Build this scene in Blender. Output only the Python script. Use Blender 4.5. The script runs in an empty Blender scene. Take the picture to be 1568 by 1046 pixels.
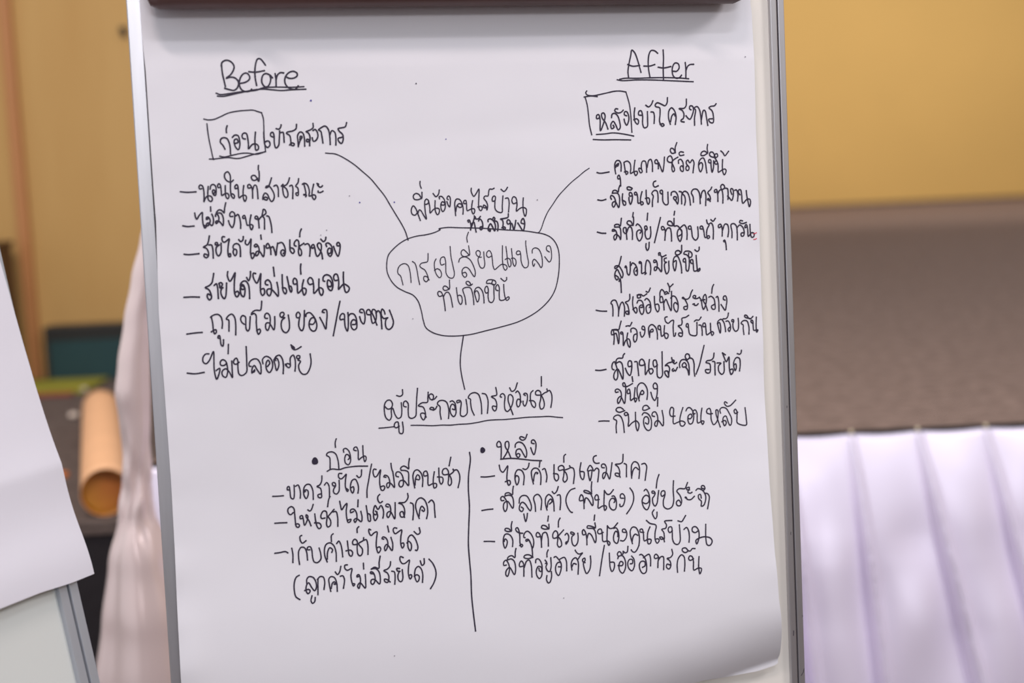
import bpy, bmesh, math, random
from mathutils import Vector, Matrix, noise
random.seed(7)
S = bpy.context.scene
COL = S.collection
PI = math.pi

# ---------------------------------------------------------------- camera, world, lights, exposure
F_PX, CX, CY, W_PX = 2178.0, 784.0, 523.0, 1568.0
CAM = Vector((0.0, 0.0, 1.25))
DOWN = Vector((0.0460, 0.9911, 0.1253)).normalized()      # the room's "down" in camera axes (x right, y down, z ahead)
wz = -DOWN
wy = (Vector((0, 0, 1)) - DOWN * DOWN.z).normalized()
wx = wy.cross(wz)
R = Matrix((wx, wy, wz))                                   # camera axes -> room axes
def ray(px, py):
    return R @ Vector(((px - CX) / F_PX, (py - CY) / F_PX, 1.0))
def on_y(px, py, y):                                       # point of the room at depth y
    d = ray(px, py); return CAM + d * (y / d.y)
def on_z(px, py, z):                                       # point of the room at height z
    d = ray(px, py); return CAM + d * ((z - CAM.z) / d.z)

cam_d = bpy.data.cameras.new('camera'); cam = bpy.data.objects.new('camera', cam_d); COL.objects.link(cam)
cam_d.sensor_width = 36.0; cam_d.lens = F_PX / W_PX * 36.0; cam_d.clip_start = 0.05; cam_d.clip_end = 100
cx_, cy_, cz_ = R @ Vector((1, 0, 0)), R @ Vector((0, -1, 0)), R @ Vector((0, 0, -1))
M = Matrix((cx_, cy_, cz_)).transposed().to_4x4(); M.translation = CAM
cam.matrix_world = M
cam_d.dof.use_dof = True; cam_d.dof.focus_distance = 1.53; cam_d.dof.aperture_fstop = 2.8
S.camera = cam

world = bpy.data.worlds.new('room_light'); S.world = world; world.use_nodes = True
bg = world.node_tree.nodes['Background']
bg.inputs[0].default_value = (0.90, 0.94, 1.0, 1); bg.inputs[1].default_value = 0.66
def area(name, loc, target, sx, sy, power, col):
    l = bpy.data.lights.new(name, 'AREA'); l.shape = 'RECTANGLE'; l.size = sx; l.size_y = sy; l.energy = power; l.color = col
    o = bpy.data.objects.new(name, l); COL.objects.link(o); o.location = loc
    o.rotation_euler = (Vector(target) - Vector(loc)).to_track_quat('-Z', 'Y').to_euler(); return o
area('ceiling_lamp', (-0.5, -0.46, 4.16), (0.0, 1.5, 1.0), 0.9, 0.18, 38, (1.0, 0.84, 0.80))
area('ceiling_lamp', (0.8, -1.0, 4.16), (0.0, 1.5, 0.9), 1.1, 0.18, 23, (0.95, 0.94, 1.0))
area('ceiling_lamp', (1.0, -3.6, 2.9), (0.1, 1.5, 0.9), 1.6, 0.5, 46, (0.97, 0.96, 1.0))
area('fill_light', (1.95, 1.0, 2.5), (1.35, 3.0, 0.45), 0.7, 0.4, 26, (1.0, 0.95, 0.96))  # added fill aimed at the skirt, not a fixture of the hall
area('fill_light', (3.0, 8.2, 4.0), (3.0, 13.9, 2.3), 6.0, 0.8, 95, (1.0, 0.95, 0.88)).data.spread = math.radians(95)  # added wash that lifts the far wall evenly, no real fixture
area('fill_light', (-1.6, 2.3, 3.2), (-1.6, 4.0, 0.9), 1.4, 0.6, 40, (1.0, 0.93, 0.84))  # added fill to brighten the paper roll and the left side
S.view_settings.view_transform = 'Standard'; S.view_settings.look = 'None'
S.view_settings.gamma = 1.0; S.view_settings.use_curve_mapping = False
S.view_settings.exposure = 0.07

# ---------------------------------------------------------------- helpers
def srgb(r, g, b):
    f = lambda c: (c / 255) / 12.92 if c / 255 <= 0.04045 else ((c / 255 + 0.055) / 1.055) ** 2.4
    return (f(r), f(g), f(b), 1)
def mat(name, col, rough=0.6, metal=0.0, spec=0.5, var=0.0, scale=8.0, bump=0.0, bscale=60.0, sheen=0.0, col2=None, stretch=None):
    m = bpy.data.materials.new(name); m.use_nodes = True
    nt = m.node_tree; b = nt.nodes['Principled BSDF']
    b.inputs['Base Color'].default_value = col; b.inputs['Roughness'].default_value = rough
    b.inputs['Metallic'].default_value = metal; b.inputs['Specular IOR Level'].default_value = spec
    if sheen: b.inputs['Sheen Weight'].default_value = sheen; b.inputs['Sheen Roughness'].default_value = 0.35
    tc = nt.nodes.new('ShaderNodeTexCoord'); mp = nt.nodes.new('ShaderNodeMapping')
    nt.links.new(tc.outputs['Object'], mp.inputs[0])
    if stretch: mp.inputs['Scale'].default_value = stretch
    if var or col2:
        n = nt.nodes.new('ShaderNodeTexNoise'); n.inputs['Scale'].default_value = scale; n.inputs['Detail'].default_value = 6
        nt.links.new(mp.outputs[0], n.inputs['Vector'])
        r = nt.nodes.new('ShaderNodeMapRange'); r.inputs[1].default_value = 0.3; r.inputs[2].default_value = 0.7
        nt.links.new(n.outputs[0], r.inputs[0])
        x = nt.nodes.new('ShaderNodeMix'); x.data_type = 'RGBA'
        c2 = col2 or tuple(c * (1 - var) for c in col[:3]) + (1,)
        x.inputs[6].default_value = c2; x.inputs[7].default_value = col
        nt.links.new(r.outputs[0], x.inputs[0]); nt.links.new(x.outputs[2], b.inputs['Base Color'])
    if bump:
        n2 = nt.nodes.new('ShaderNodeTexNoise'); n2.inputs['Scale'].default_value = bscale; n2.inputs['Detail'].default_value = 4
        nt.links.new(mp.outputs[0], n2.inputs['Vector'])
        bp = nt.nodes.new('ShaderNodeBump'); bp.inputs['Strength'].default_value = bump; bp.inputs['Distance'].default_value = 0.01
        nt.links.new(n2.outputs[0], bp.inputs['Height']); nt.links.new(bp.outputs[0], b.inputs['Normal'])
    return m
def mesh_obj(name, verts, faces, m, parent=None, smooth=False):
    me = bpy.data.meshes.new(name); me.from_pydata([tuple(v) for v in verts], [], faces); me.update()
    if smooth:
        me.polygons.foreach_set('use_smooth', [True] * len(me.polygons))
    me.materials.append(m)
    o = bpy.data.objects.new(name, me); COL.objects.link(o)
    if parent: o.parent = parent
    return o
def box(x0, x1, y0, y1, z0, z1, bev=0.0):
    bm = bmesh.new()
    r = bmesh.ops.create_cube(bm, size=1.0)
    for v in bm.verts:
        v.co = Vector((x0 + (v.co.x + .5) * (x1 - x0), y0 + (v.co.y + .5) * (y1 - y0), z0 + (v.co.z + .5) * (z1 - z0)))
    if bev: bmesh.ops.bevel(bm, geom=bm.edges[:] , offset=bev, segments=2, affect='EDGES', profile=0.5)
    bmesh.ops.recalc_face_normals(bm, faces=bm.faces)
    return bm
def join(*bms):
    out = bmesh.new()
    for b in bms:
        me = bpy.data.meshes.new('t'); b.to_mesh(me); out.from_mesh(me); bpy.data.meshes.remove(me); b.free()
    return out
def bobj(name, bm, m, parent=None, smooth=False):
    me = bpy.data.meshes.new(name); bm.to_mesh(me); bm.free(); me.materials.append(m)
    if smooth: me.polygons.foreach_set('use_smooth', [True] * len(me.polygons))
    o = bpy.data.objects.new(name, me); COL.objects.link(o)
    if parent: o.parent = parent
    return o
def empty(name, mw):
    o = bpy.data.objects.new(name, None); COL.objects.link(o); o.empty_display_size = .1; o.matrix_world = mw; return o
def tag(o, label, cat, group=None):
    o['label'] = label; o['category'] = cat
    if group: o['group'] = group
    return o
def structure(o): o['kind'] = 'structure'; return o
def tube_bm(p0, p1, r0, r1, n=24):
    bm = bmesh.new(); d = (p1 - p0).normalized(); a = d.orthogonal().normalized(); b = d.cross(a)
    rings = []
    for p, r in ((p0, r0), (p1, r1)):
        rings.append([bm.verts.new(p + a * math.cos(2 * PI * k / n) * r + b * math.sin(2 * PI * k / n) * r) for k in range(n)])
    for k in range(n): bm.faces.new((rings[0][k], rings[0][(k + 1) % n], rings[1][(k + 1) % n], rings[1][k]))
    bm.faces.new(rings[0][::-1]); bm.faces.new(rings[1]); bmesh.ops.recalc_face_normals(bm, faces=bm.faces)
    return bm

# ---------------------------------------------------------------- materials
m_paper = mat('flip_chart_paper', srgb(227, 225, 231), 0.62, spec=0.3, bump=0.02, bscale=900)
m_paper2 = mat('loose_sheet_paper', srgb(228, 225, 234), 0.6, spec=0.3, bump=0.02, bscale=900)
m_ink = mat('black_marker_ink', srgb(50, 42, 62), 0.5, spec=0.3, var=0.25, scale=120)
m_blue = mat('blue_marker_ink', srgb(70, 60, 150), 0.5)
m_red = mat('red_marker_ink', srgb(215, 70, 95), 0.5)
m_fleck = mat('grey_fleck', srgb(150, 145, 155), 0.7)
m_board = mat('whiteboard_enamel', srgb(234, 229, 222), 0.25, spec=0.5, var=0.05, scale=5)
m_alu = mat('brushed_aluminium', srgb(196, 194, 198), 0.38, metal=0.85, var=0.12, scale=14, stretch=(8, .6, 8))
m_groove = mat('dark_frame_groove', srgb(52, 44, 56), 0.6)
m_clip = mat('brown_clip_finish', srgb(96, 66, 62), 0.45, var=0.2, scale=10)
m_black = mat('black_plastic', srgb(28, 26, 30), 0.5)
m_satin = mat('lavender_satin', srgb(232, 223, 243), 0.34, metal=0.12, spec=0.7, sheen=0.3)
m_satin2 = mat('blush_satin', srgb(244, 222, 220), 0.27, metal=0.2, spec=0.7, sheen=0.2)
m_carpet = mat('stage_carpet', srgb(160, 136, 125), 0.95, spec=0.1, col2=srgb(128, 108, 99), scale=26, bump=0.6, bscale=420)
m_carpet2 = mat('dark_platform_carpet', srgb(116, 102, 97), 0.95, spec=0.1, col2=srgb(92, 80, 76), scale=26, bump=0.6, bscale=420)
m_floor = mat('hall_carpet', srgb(86, 66, 60), 0.95, spec=0.1, var=0.3, scale=6, bump=0.4, bscale=300)
m_dark = mat('black_stage_cloth', srgb(34, 28, 33), 0.85, var=0.3, scale=6, bump=0.2, bscale=40)
m_gold = mat('gold_wall_panel', srgb(204, 165, 98), 0.7, spec=0.2, var=0.05, scale=1.2, bump=0.05, bscale=90)
m_tan = mat('tan_wall_panel', srgb(192, 153, 96), 0.65, spec=0.25, col2=srgb(184, 143, 86), scale=2.2, bump=0.05, bscale=90, stretch=(3, 1, .5))
m_strip = mat('reddish_wood_trim', srgb(184, 124, 74), 0.55, var=0.15, scale=6, stretch=(6, 6, .5))
m_skirting = mat('dark_skirting', srgb(70, 54, 44), 0.7)
m_teal = mat('teal_plastic', srgb(22, 58, 62), 0.55, var=0.2, scale=5)
m_rim = mat('near_black_rim', srgb(30, 28, 26), 0.6, var=0.2, scale=5)
m_green = mat('olive_green_mat', srgb(146, 140, 38), 0.85, var=0.1, scale=14, bump=0.2, bscale=200)
m_redb = mat('brick_red_edging', srgb(140, 60, 40), 0.85, bump=0.2, bscale=200)
m_kraft = mat('kraft_paper', srgb(246, 192, 148), 0.6, spec=0.25, var=0.06, scale=9, bump=0.05, bscale=60)
m_kraft_in = mat('golden_inner_paper', srgb(226, 178, 62), 0.35, metal=0.0, var=0.25, scale=9)
for m_, w_ in ((m_kraft, .15), (m_kraft_in, .65)):
    nt = m_.node_tree; out = nt.nodes['Material Output']; b_ = nt.nodes['Principled BSDF']
    tr = nt.nodes.new('ShaderNodeBsdfTranslucent'); tr.inputs[0].default_value = srgb(240, 175, 80)
    mx = nt.nodes.new('ShaderNodeMixShader'); mx.inputs[0].default_value = w_
    nt.links.new(b_.outputs[0], mx.inputs[1]); nt.links.new(tr.outputs[0], mx.inputs[2]); nt.links.new(mx.outputs[0], out.inputs[0])
m_disc = mat('golden_disc', srgb(214, 160, 62), 0.45, col2=srgb(190, 110, 52), scale=9)
m_alu2 = mat('grey_frame_metal', srgb(186, 190, 198), 0.4, metal=0.45, var=0.08, scale=10)
m_board2 = mat('grey_white_enamel', srgb(214, 217, 214), 0.3)
m_brownwood = mat('dark_brown_wood', srgb(84, 58, 34), 0.5, var=0.25, scale=8)
m_pin = mat('cream_pin_head', srgb(214, 200, 170), 0.35)
m_pinm = mat('pin_steel', srgb(150, 150, 150), 0.3, metal=1.0)
m_orange = mat('orange_plastic', srgb(214, 120, 60), 0.5)
m_whitep = mat('white_scrap', srgb(225, 205, 190), 0.6)

# ---------------------------------------------------------------- setting
ZT = 0.65                                            # stage height
ys = on_z(1390, 656, ZT).y                           # front of the skirted stage
yb = on_z(1390, 312, ZT).y                           # far wall
ZL = on_y(130, 800, ys).z                            # top of the slightly lower, black-fronted block on the left
yw = on_z(90, 578, ZL).y                             # tan wall on the left
xs = on_y(233, 733, ys).x                            # left end of the skirt
xr = on_y(560, 500, yw).x                            # where the tan wall ends (behind the chart)
xl = -5.0; xR = 9.0
structure(bobj('floor', box(xl, xR, -12, yb, -0.1, 0.0), m_floor))
structure(bobj('wall_back', box(xr - .2, xR, yb, yb + .15, 0.0, 5.0), m_gold))
structure(bobj('baseboard_back', box(xr - .2, xR, yb - .02, yb, ZT, ZT + .03), m_skirting))
structure(bobj('wall_right', box(xR, xR + .15, -12, yb, 0.0, 5.0), m_gold))
structure(bobj('wall_left', box(xl, xr, yw, yw + .15, 0.0, 4.0), m_tan))
structure(bobj('wall_return', box(xr - .15, xr, yw + .15, yb, 0.0, 4.0), m_tan))
# wooden trim running up the tan wall
a0, a1 = on_y(28, 330, yw), on_y(46, 330, yw)
structure(bobj('trim_1', box(a0.x, a1.x, yw - .03, yw, ZL, 3.6, .004), m_strip))

# stage: carpeted deck, black sides
stage = empty('stage_platform', Matrix.Translation((xs, ys, 0)))
tag(stage, 'stage decked with brown carpet behind the lavender satin skirt', 'stage')
def local(o, root):
    o.parent = root; o.matrix_parent_inverse = root.matrix_world.inverted(); return o
bpy.context.view_layer.update()
verts = [(xs, ys), (xR - .02, ys), (xR - .02, yb - .022), (xr + .002, yb - .022), (xr + .002, yw - .002), (xs, yw - .002)]
bm = bmesh.new()
top = [bm.verts.new((x, y, ZT)) for x, y in verts]; bot = [bm.verts.new((x, y, ZT - .03)) for x, y in verts]
bm.faces.new(top); bm.faces.new(bot[::-1])
for k in range(6): bm.faces.new((top[k], bot[k], bot[(k + 1) % 6], top[(k + 1) % 6]))
bmesh.ops.recalc_face_normals(bm, faces=bm.faces)
local(bobj('carpeted_deck', bm, m_carpet), stage)
local(bobj('stage_side', box(xs + .001, xs + .02, ys + .08, yw - .002, 0, ZT - .03), m_dark), stage)
low = empty('low_platform', Matrix.Translation((xs, ys, 0))); bpy.context.view_layer.update()
tag(low, 'lower platform with a black cloth front carrying the kraft paper roll', 'platform')
local(bobj('carpeted_top', box(xl + .02, xs - .012, ys, yw - .002, ZL - .03, ZL, .003), m_carpet2), low)
local(bobj('black_front_cloth', box(xl + .02, xs - .014, ys + .006, ys + .02, 0, ZL - .03), m_dark), low)
local(bobj('black_side_cloth', box(xs - .027, xs - .014, ys + .02, yw - .01, 0, ZL - .03), m_dark), low)
local(bobj('stage_riser', box(xs - .01, xR - .02, ys + .05, ys + .08, 0, ZT - .03), m_dark), stage)
local(bobj('black_edge_strip', box(xs, xR - .02, ys - .004, ys + .01, ZT - .009, ZT), m_black), stage)

# satin skirt with falling pleats, pinned along the stage edge
PL = [on_y(px, py, ys).x for px, py in ((1301, 660), (1402, 655), (1506, 648))]
pitch = (PL[2] - PL[0]) / 2
def pleat_x(k, t):
    h = (math.sin(k * 12.9898) * 43758.5453) % 1.0
    lean = (.055, .124, .14)[k] if 0 <= k <= 2 else .04 + .12 * h
    return PL[0] + k * pitch + lean * t ** 1.15, h
def skirt_pt(x, t):                                    # t: 0 at the hem above, 1 at the floor
    z = (ZT - .005) * (1 - t)
    out = .006 + .085 * (1 - math.exp(-t * 2.6))
    d = 0.0
    base = PL[0]
    kk = math.floor((x - base) / pitch) - 2
    while pleat_x(kk + 1, t)[0] <= x: kk += 1
    g = min(1, t * 2.4)
    for k in (kk - 1, kk, kk + 1, kk + 2):
        c, h = pleat_x(k, t)
        w = .0062 + .0060 * t
        q = (x - c) / w
        d += (.006 + .024 * g) * (.85 + .3 * h) * math.exp(-q * q * (3.0 if q < 0 else .7))      # the folded ridge
        d -= .012 * g * math.exp(-((q + 1.4) / .7) ** 2)                                          # and the tuck on its left
    c0_, c1_ = pleat_x(kk, t)[0], pleat_x(kk + 1, t)[0]
    f = (x - c0_) / (c1_ - c0_)
    d += .009 * g * (math.cos(f * PI) * .5 + .5) + .010 * g * math.sin(PI * f) ** 2
    d += .017 * min(1, t * 3) * noise.noise(Vector((x * 8, t * 3.2, 3.1)))
    d += .0016 * min(1, t * 4) * noise.noise(Vector((x * 16, t * 6, 8.1)))
    sag = -.004 * math.sin(PI * (((x - base) / pitch) % 1.0)) * max(0, 1 - t * 8)
    return (x, ys - out - d, z + sag)
XS = [xs + .0026 * i for i in range(int((1.75 - xs) / .0026))]
while XS[-1] < xR - .1: XS.append(XS[-1] + .012)
nx, nz = len(XS) - 1, 60
V = [skirt_pt(x, (j / nz)) for j in range(nz + 1) for x in XS]
Fc = [(j * (nx + 1) + i, j * (nx + 1) + i + 1, (j + 1) * (nx + 1) + i + 1, (j + 1) * (nx + 1) + i) for j in range(nz) for i in range(nx)]
sk = mesh_obj('stage_skirt', V, Fc, m_satin, smooth=True)
sk.modifiers.new('cloth', 'SOLIDIFY').thickness = 0.0012
tag(sk, 'pale lavender satin skirt hanging in pleats along the stage front', 'stage skirt')
# pins
pin_labels = ['cream-headed pin on the stage skirt nearest the flip chart frame',
              'cream-headed pin on the stage skirt, the middle one of three in view',
              'cream-headed pin on the stage skirt nearest the right edge of the photo']
def make_pin():
    r = empty('dress_pin', Matrix.Identity(4))
    bm = bmesh.new(); bmesh.ops.create_uvsphere(bm, u_segments=12, v_segments=8, radius=.0048)
    bobj('pin_head', bm, m_pin, r, True)
    bobj('pin_shaft', tube_bm(Vector((0, 0, 0)), Vector((0, .004, -.022)), .0007, .0004, 8), m_pinm, r)
    return r
p0 = make_pin()
for k in range(3):
    if k == 0: p = p0
    else:
        p = p0.copy(); COL.objects.link(p)
        for c in p0.children:
            c2 = c.copy(); COL.objects.link(c2); c2.parent = p
    y_ = skirt_pt(PL[k], 0.0)[1]
    p.location = (PL[k], y_ - .003, ZT + .001)
    tag(p, pin_labels[k], 'pin', 'pins along the stage skirt')

# teal box as a made-up stand-in for a low, dark recess in the tan wall
def left_wall_box(name, px0, py0, px1, py1, depth):
    y1 = yw - .012; y0 = y1 - depth
    A = on_y(px0, py0, y0); B = on_y(px1, py1, y0)
    return A.x, B.x, y0, y1, B.z, A.z
x0, x1, y0, y1, z0, z1 = left_wall_box('teal', 66, 502, 300, 574, .10)
z0 = ZL
tb = empty('recess_box', Matrix.Translation(((x0 + x1) / 2, (y0 + y1) / 2, z0))); bpy.context.view_layer.update()
tag(tb, 'low dark teal box with a near-black rim, standing in for a recess in the tan wall', 'box')
local(bobj('box_body', box(x0 + .012, x1, y0 + .004, y1, z0, z1 - .05, .004), m_teal), tb)
local(bobj('box_rim', join(box(x0, x1 + .005, y0, y1 + .004, z1 - .05, z1 - .012, .003), box(x0, x0 + .016, y0, y1, z0, z1 - .05)), m_rim), tb)
local(bobj('box_lid', box(x0 - .002, x1 + .007, y0 - .002, y1 + .004, z1 - .012, z1, .003), m_black), tb)
# green mat with red edging on the deck
A = on_z(20, 606, ZL); B = on_z(126, 604, ZL); yf = (A.y + B.y) / 2
mt = empty('floor_mat', Matrix.Translation((B.x, yf, ZL))); bpy.context.view_layer.update()
tag(mt, 'olive green mat with a brick red front edge lying before the teal box', 'mat')
xa, xb = on_z(-60, 604, ZL).x, B.x
local(bobj('mat_surface', box(xa, xb, yf, yw - .125, ZL, ZL + .012, .002), m_green), mt)
local(bobj('mat_edging', box(xa, xb - .03, yf - .05, yf, ZL, ZL + .009, .002), m_redb), mt)

# dark brown cabinet at the left edge
ybx = yw - .30
A = on_y(20, 368, ybx + .225)
cb = empty('wooden_cabinet', Matrix.Translation((A.x - .2, ybx, ZL))); bpy.context.view_layer.update()
tag(cb, 'dark brown wooden cabinet half hidden behind the left-hand sheet of paper', 'cabinet')
local(bobj('cabinet_body', box(A.x - .42, A.x - .006, ybx + .004, ybx + .22, ZL, A.z - .02, .004), m_brownwood), cb)
local(bobj('cabinet_top', box(A.x - .43, A.x, ybx, ybx + .225, A.z - .02, A.z, .004), m_brownwood), cb)
local(bobj('cabinet_door', box(A.x - .40, A.x - .03, ybx - .004, ybx + .004, ZL + .03, A.z - .04, .002), m_brownwood), cb)
# small dark hook on the wall
hk = on_y(188, 48, yw - .02)
h = empty('wall_hook', Matrix.Translation((hk.x, yw, hk.z))); bpy.context.view_layer.update()
tag(h, 'small dark hook on the tan wall beside the top of the chart frame', 'hook')
local(bobj('back_plate', box(hk.x - .010, hk.x + .010, yw - .006, yw, hk.z - .018, hk.z + .018, .002), m_rim), h)
local(bobj('peg', join(tube_bm(Vector((hk.x, yw - .005, hk.z)), Vector((hk.x, yw - .04, hk.z - .004)), .006, .006, 12),
                       tube_bm(Vector((hk.x, yw - .04, hk.z - .006)), Vector((hk.x, yw - .045, hk.z + .016)), .006, .005, 12)), m_rim), h)

# roll of kraft paper lying on the deck, its mouth towards the camera
Pm = on_z(160, 791, ZL + .002)
rr = on_y(192, 752, Pm.y).x - on_y(160, 752, Pm.y).x + .0065
c0 = Vector((on_y(161, 752, Pm.y).x, Pm.y, ZL + rr + .0035))
tgt = on_z(152, 640, ZL + rr)
c1 = Vector((tgt.x, c0.y, c0.z))
# far end chosen so that the roll's crown reaches the right height in view
def proj(p):
    v = R.transposed() @ (p - CAM); return (CX + F_PX * v.x / v.z, CY + F_PX * v.y / v.z)
L = .2
while L < 2.5 and proj(Vector((c0.x, c0.y + L, ZL + 2 * rr)))[1] > 591: L += .01
farx = on_y(152, 590, c0.y + L).x
c1 = Vector((farx, c0.y + L, c0.z))
rl = empty('paper_roll', Matrix.Translation(c0)); bpy.context.view_layer.update()
tag(rl, 'peach brown kraft paper roll with a golden mouth lying on the carpeted deck', 'paper roll')
ax = (c1 - c0).normalized(); ua = ax.cross(Vector((0, 0, 1))).normalized(); ub = ua.cross(ax)
def roll_shell(turn0, turn1, r0, r1, n, ln=18, warp=.012):
    V, Fc = [], []
    for j in range(ln + 1):
        f = j / ln; c = c0.lerp(c1, f)
        for i in range(n + 1):
            a = turn0 + (turn1 - turn0) * i / n; r = r0 + (r1 - r0) * i / n
            r *= 1 + .012 * math.sin(a * 2 + f * 3)
            V.append(c + (ua * math.cos(a) + ub * math.sin(a)) * r)
    for j in range(ln):
        for i in range(n):
            k = j * (n + 1) + i; Fc.append((k, k + 1, k + n + 2, k + n + 1))
    return V, Fc
V, Fc = roll_shell(-1.2, 2 * PI - .9, rr * .985, rr, 64)
o = local(mesh_obj('outer_sheet', V, Fc, m_kraft, smooth=True), rl); o.modifiers.new('t', 'SOLIDIFY').thickness = .0012
V, Fc = roll_shell(-1.0, 2.2 * PI, rr * .955, rr * .93, 80)
o = local(mesh_obj('inner_sheet', V, Fc, m_kraft_in, smooth=True), rl); o.modifiers.new('t', 'SOLIDIFY').thickness = .001
cp = c0 + ax * .030
bm = tube_bm(cp, cp + ax * .003, rr * .925, rr * .925, 40)
local(bobj('mouth_disc', bm, m_disc), rl)  # golden disc added just inside the mouth to brighten it
# scrap of crumpled paper and an orange cap on the deck
def scrap(name, px, py, r, m, label, cat, squash=.6, jit=.35):
    P = on_z(px, py, ZL); bm = bmesh.new(); bmesh.ops.create_icosphere(bm, subdivisions=2, radius=r)
    for v in bm.verts:
        v.co *= 1 + jit * (random.random() - .5); v.co.z *= squash
    zmin = min(v.co.z for v in bm.verts)
    for v in bm.verts: v.co.z -= zmin
    o = bobj(name, bm, m); o.location = (P.x, P.y, ZL + .0015); tag(o, label, cat); return o
scrap('crumpled_paper', 113, 641, .016, m_whitep, 'small crumpled scrap of white paper beside the kraft roll', 'paper scrap')
scrap('crumpled_paper', 129, 601, .013, m_whitep, 'small pale paper scrap behind the far end of the kraft roll', 'paper scrap')
P = on_z(98, 730, ZL)
oc = bobj('bottle_cap', tube_bm(Vector((0, 0, 0)), Vector((0, 0, .011)), .0125, .0115, 20), m_orange); oc.location = (P.x, P.y, ZL + .0005)
tag(oc, 'small orange bottle cap on the deck near the left-hand sheet', 'bottle cap')

# satin cloth gathered over a tall stand behind the chart
yd = 2.28
prof = [(250, 262, 290), (300, 238, 270), (367, 216, 250), (430, 202, 240), (493, 191, 231), (560, 182, 229), (605, 178, 229), (640, 184, 229), (690, 190, 229), (745, 190, 231), (790, 184, 236), (860, 170, 262), (950, 161, 290), (1046, 152, 310), (1200, 140, 330), (1500, 128, 345)]
rings = []
for py, pl, pr in prof:
    A = on_y(pl, py, yd); B = on_y(pr, py, yd); rings.append(((A.z + B.z) / 2, (A.x + B.x) / 2, (B.x - A.x) / 2))
zs = [r[0] for r in rings]
def prof_at(z):
    if z >= zs[0]: return rings[0][1:]
    for k in range(len(rings) - 1):
        if zs[k] >= z >= zs[k + 1]:
            f = (zs[k] - z) / (zs[k] - zs[k + 1]); f = f * f * (3 - 2 * f) * .5 + f * .5
            return tuple(rings[k][i] * (1 - f) + rings[k + 1][i] * f for i in (1, 2))
    return rings[-1][1:]
nz, na = 110, 120
V = []
ztop = zs[0]
for j in range(nz + 1):
    z = ztop * (1 - j / nz); c, a = prof_at(z)
    t = j / nz
    knot = math.exp(-((z - zs[9]) / .07) ** 2)
    for i in range(na):
        th = 2 * PI * i / na
        f = 1 + (.10 + .08 * t - .04 * knot) * math.sin(4 * th + 1.5 * t + .8 * math.sin(5 * t)) * (.6 + .4 * math.sin(2 * th + 1)) \
              + .55 * knot * noise.noise(Vector((math.cos(th) * 2.2, math.sin(th) * 2.2, z * 20))) \
              + .10 * noise.noise(Vector((math.cos(th) * 1.5, math.sin(th) * 1.5, z * 3)))
        V.append((c + a * math.cos(th) * (1 + (f - 1) * .45), yd + a * 1.0 * math.sin(th) * f, z + .003))
Fc = [(j * na + i, j * na + (i + 1) % na, (j + 1) * na + (i + 1) % na, (j + 1) * na + i) for j in range(nz) for i in range(na)]
Fc.append(tuple(range(na)))
Fc = [f[::-1] for f in Fc]
dr = mesh_obj('satin_drape', V, Fc, m_satin2, smooth=True)
tag(dr, 'blush satin cloth gathered over a tall stand behind the flip chart', 'cloth drape')

# ---------------------------------------------------------------- main flip chart
bx = Vector((0.974455, 0.224309, -0.011067)); by = Vector((-0.00012, 0.0498, 0.998759)); bz = Vector((0.224582, -0.973245, 0.048554))
BO = Vector((-0.367196, 1.429456, 1.086653))
BM = Matrix((bx, by, bz)).transposed().to_4x4(); BM.translation = BO
def b2w(x, y, z=0): return BM @ Vector((x, y, z))
WB = 0.7000                       # board width
YT, YB = 0.3647, 0.3647 - 1.02                # top and bottom of the board (board axes: x right, y up, z out)
root = empty('flip_chart', BM)
tag(root, 'white flip chart board in a grooved aluminium frame holding the written sheet', 'flip chart')
FW = .0166
bobj('writing_board', box(FW * .5, WB - FW * .5, YB + .008, YT - .008, -.008, 0.0), m_board, root)
bobj('board_back', box(.004, WB - .004, YB + .004, YT - .004, -.018, -.0085), m_black, root)
def rail(x0, x1, side):
    w = x1 - x0
    g = x0 + w * (.50 if side > 0 else .90)
    a = bobj('frame_rail', join(box(x0, g - .0007, YB, YT, -.018, .0060, .0010), box(g + .0007, x1, YB, YT, -.018, .0052 if side < 0 else .0060, .0010)), m_alu, root)
    bobj('rail_groove', box(g - .0007, g + .0007, YB, YT, -.016, .0030), m_groove, a)
    return a
rail(0, FW, -1); rail(WB - FW, WB, 1)
for yy0, yy1 in ((YT, YT + .012), (YB - .012, YB)):
    bobj('frame_rail', box(0, WB, yy0, yy1, -.018, .0060, .0010), m_alu, root)
for sx in (0, WB):
    for yy in (YT + .004, YB - .004):
        bobj('frame_corner', box(sx - .004, sx + .004 if sx == 0 else sx + .004, yy - .014, yy + .014, -.020, .0070, .002), m_black, root)
# clip bar across the top: rounded brown bar on a steel strip
CB = 0.3269
bobj('clip_bar', box(0.0197, 0.6437, CB, CB + .055, .014, .046, .012), m_clip, root, True)
bobj('clip_plate', box(0.0197 - .012, 0.6437 + .010, CB + .02, CB + .07, .0100, .014, .001), m_alu, root)
for sx in (.12, .58):
    bobj('clip_knob', tube_bm(Vector((sx, CB + .03, .045)), Vector((sx, CB + .03, .062)), .013, .011, 24), m_black, root)
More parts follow.
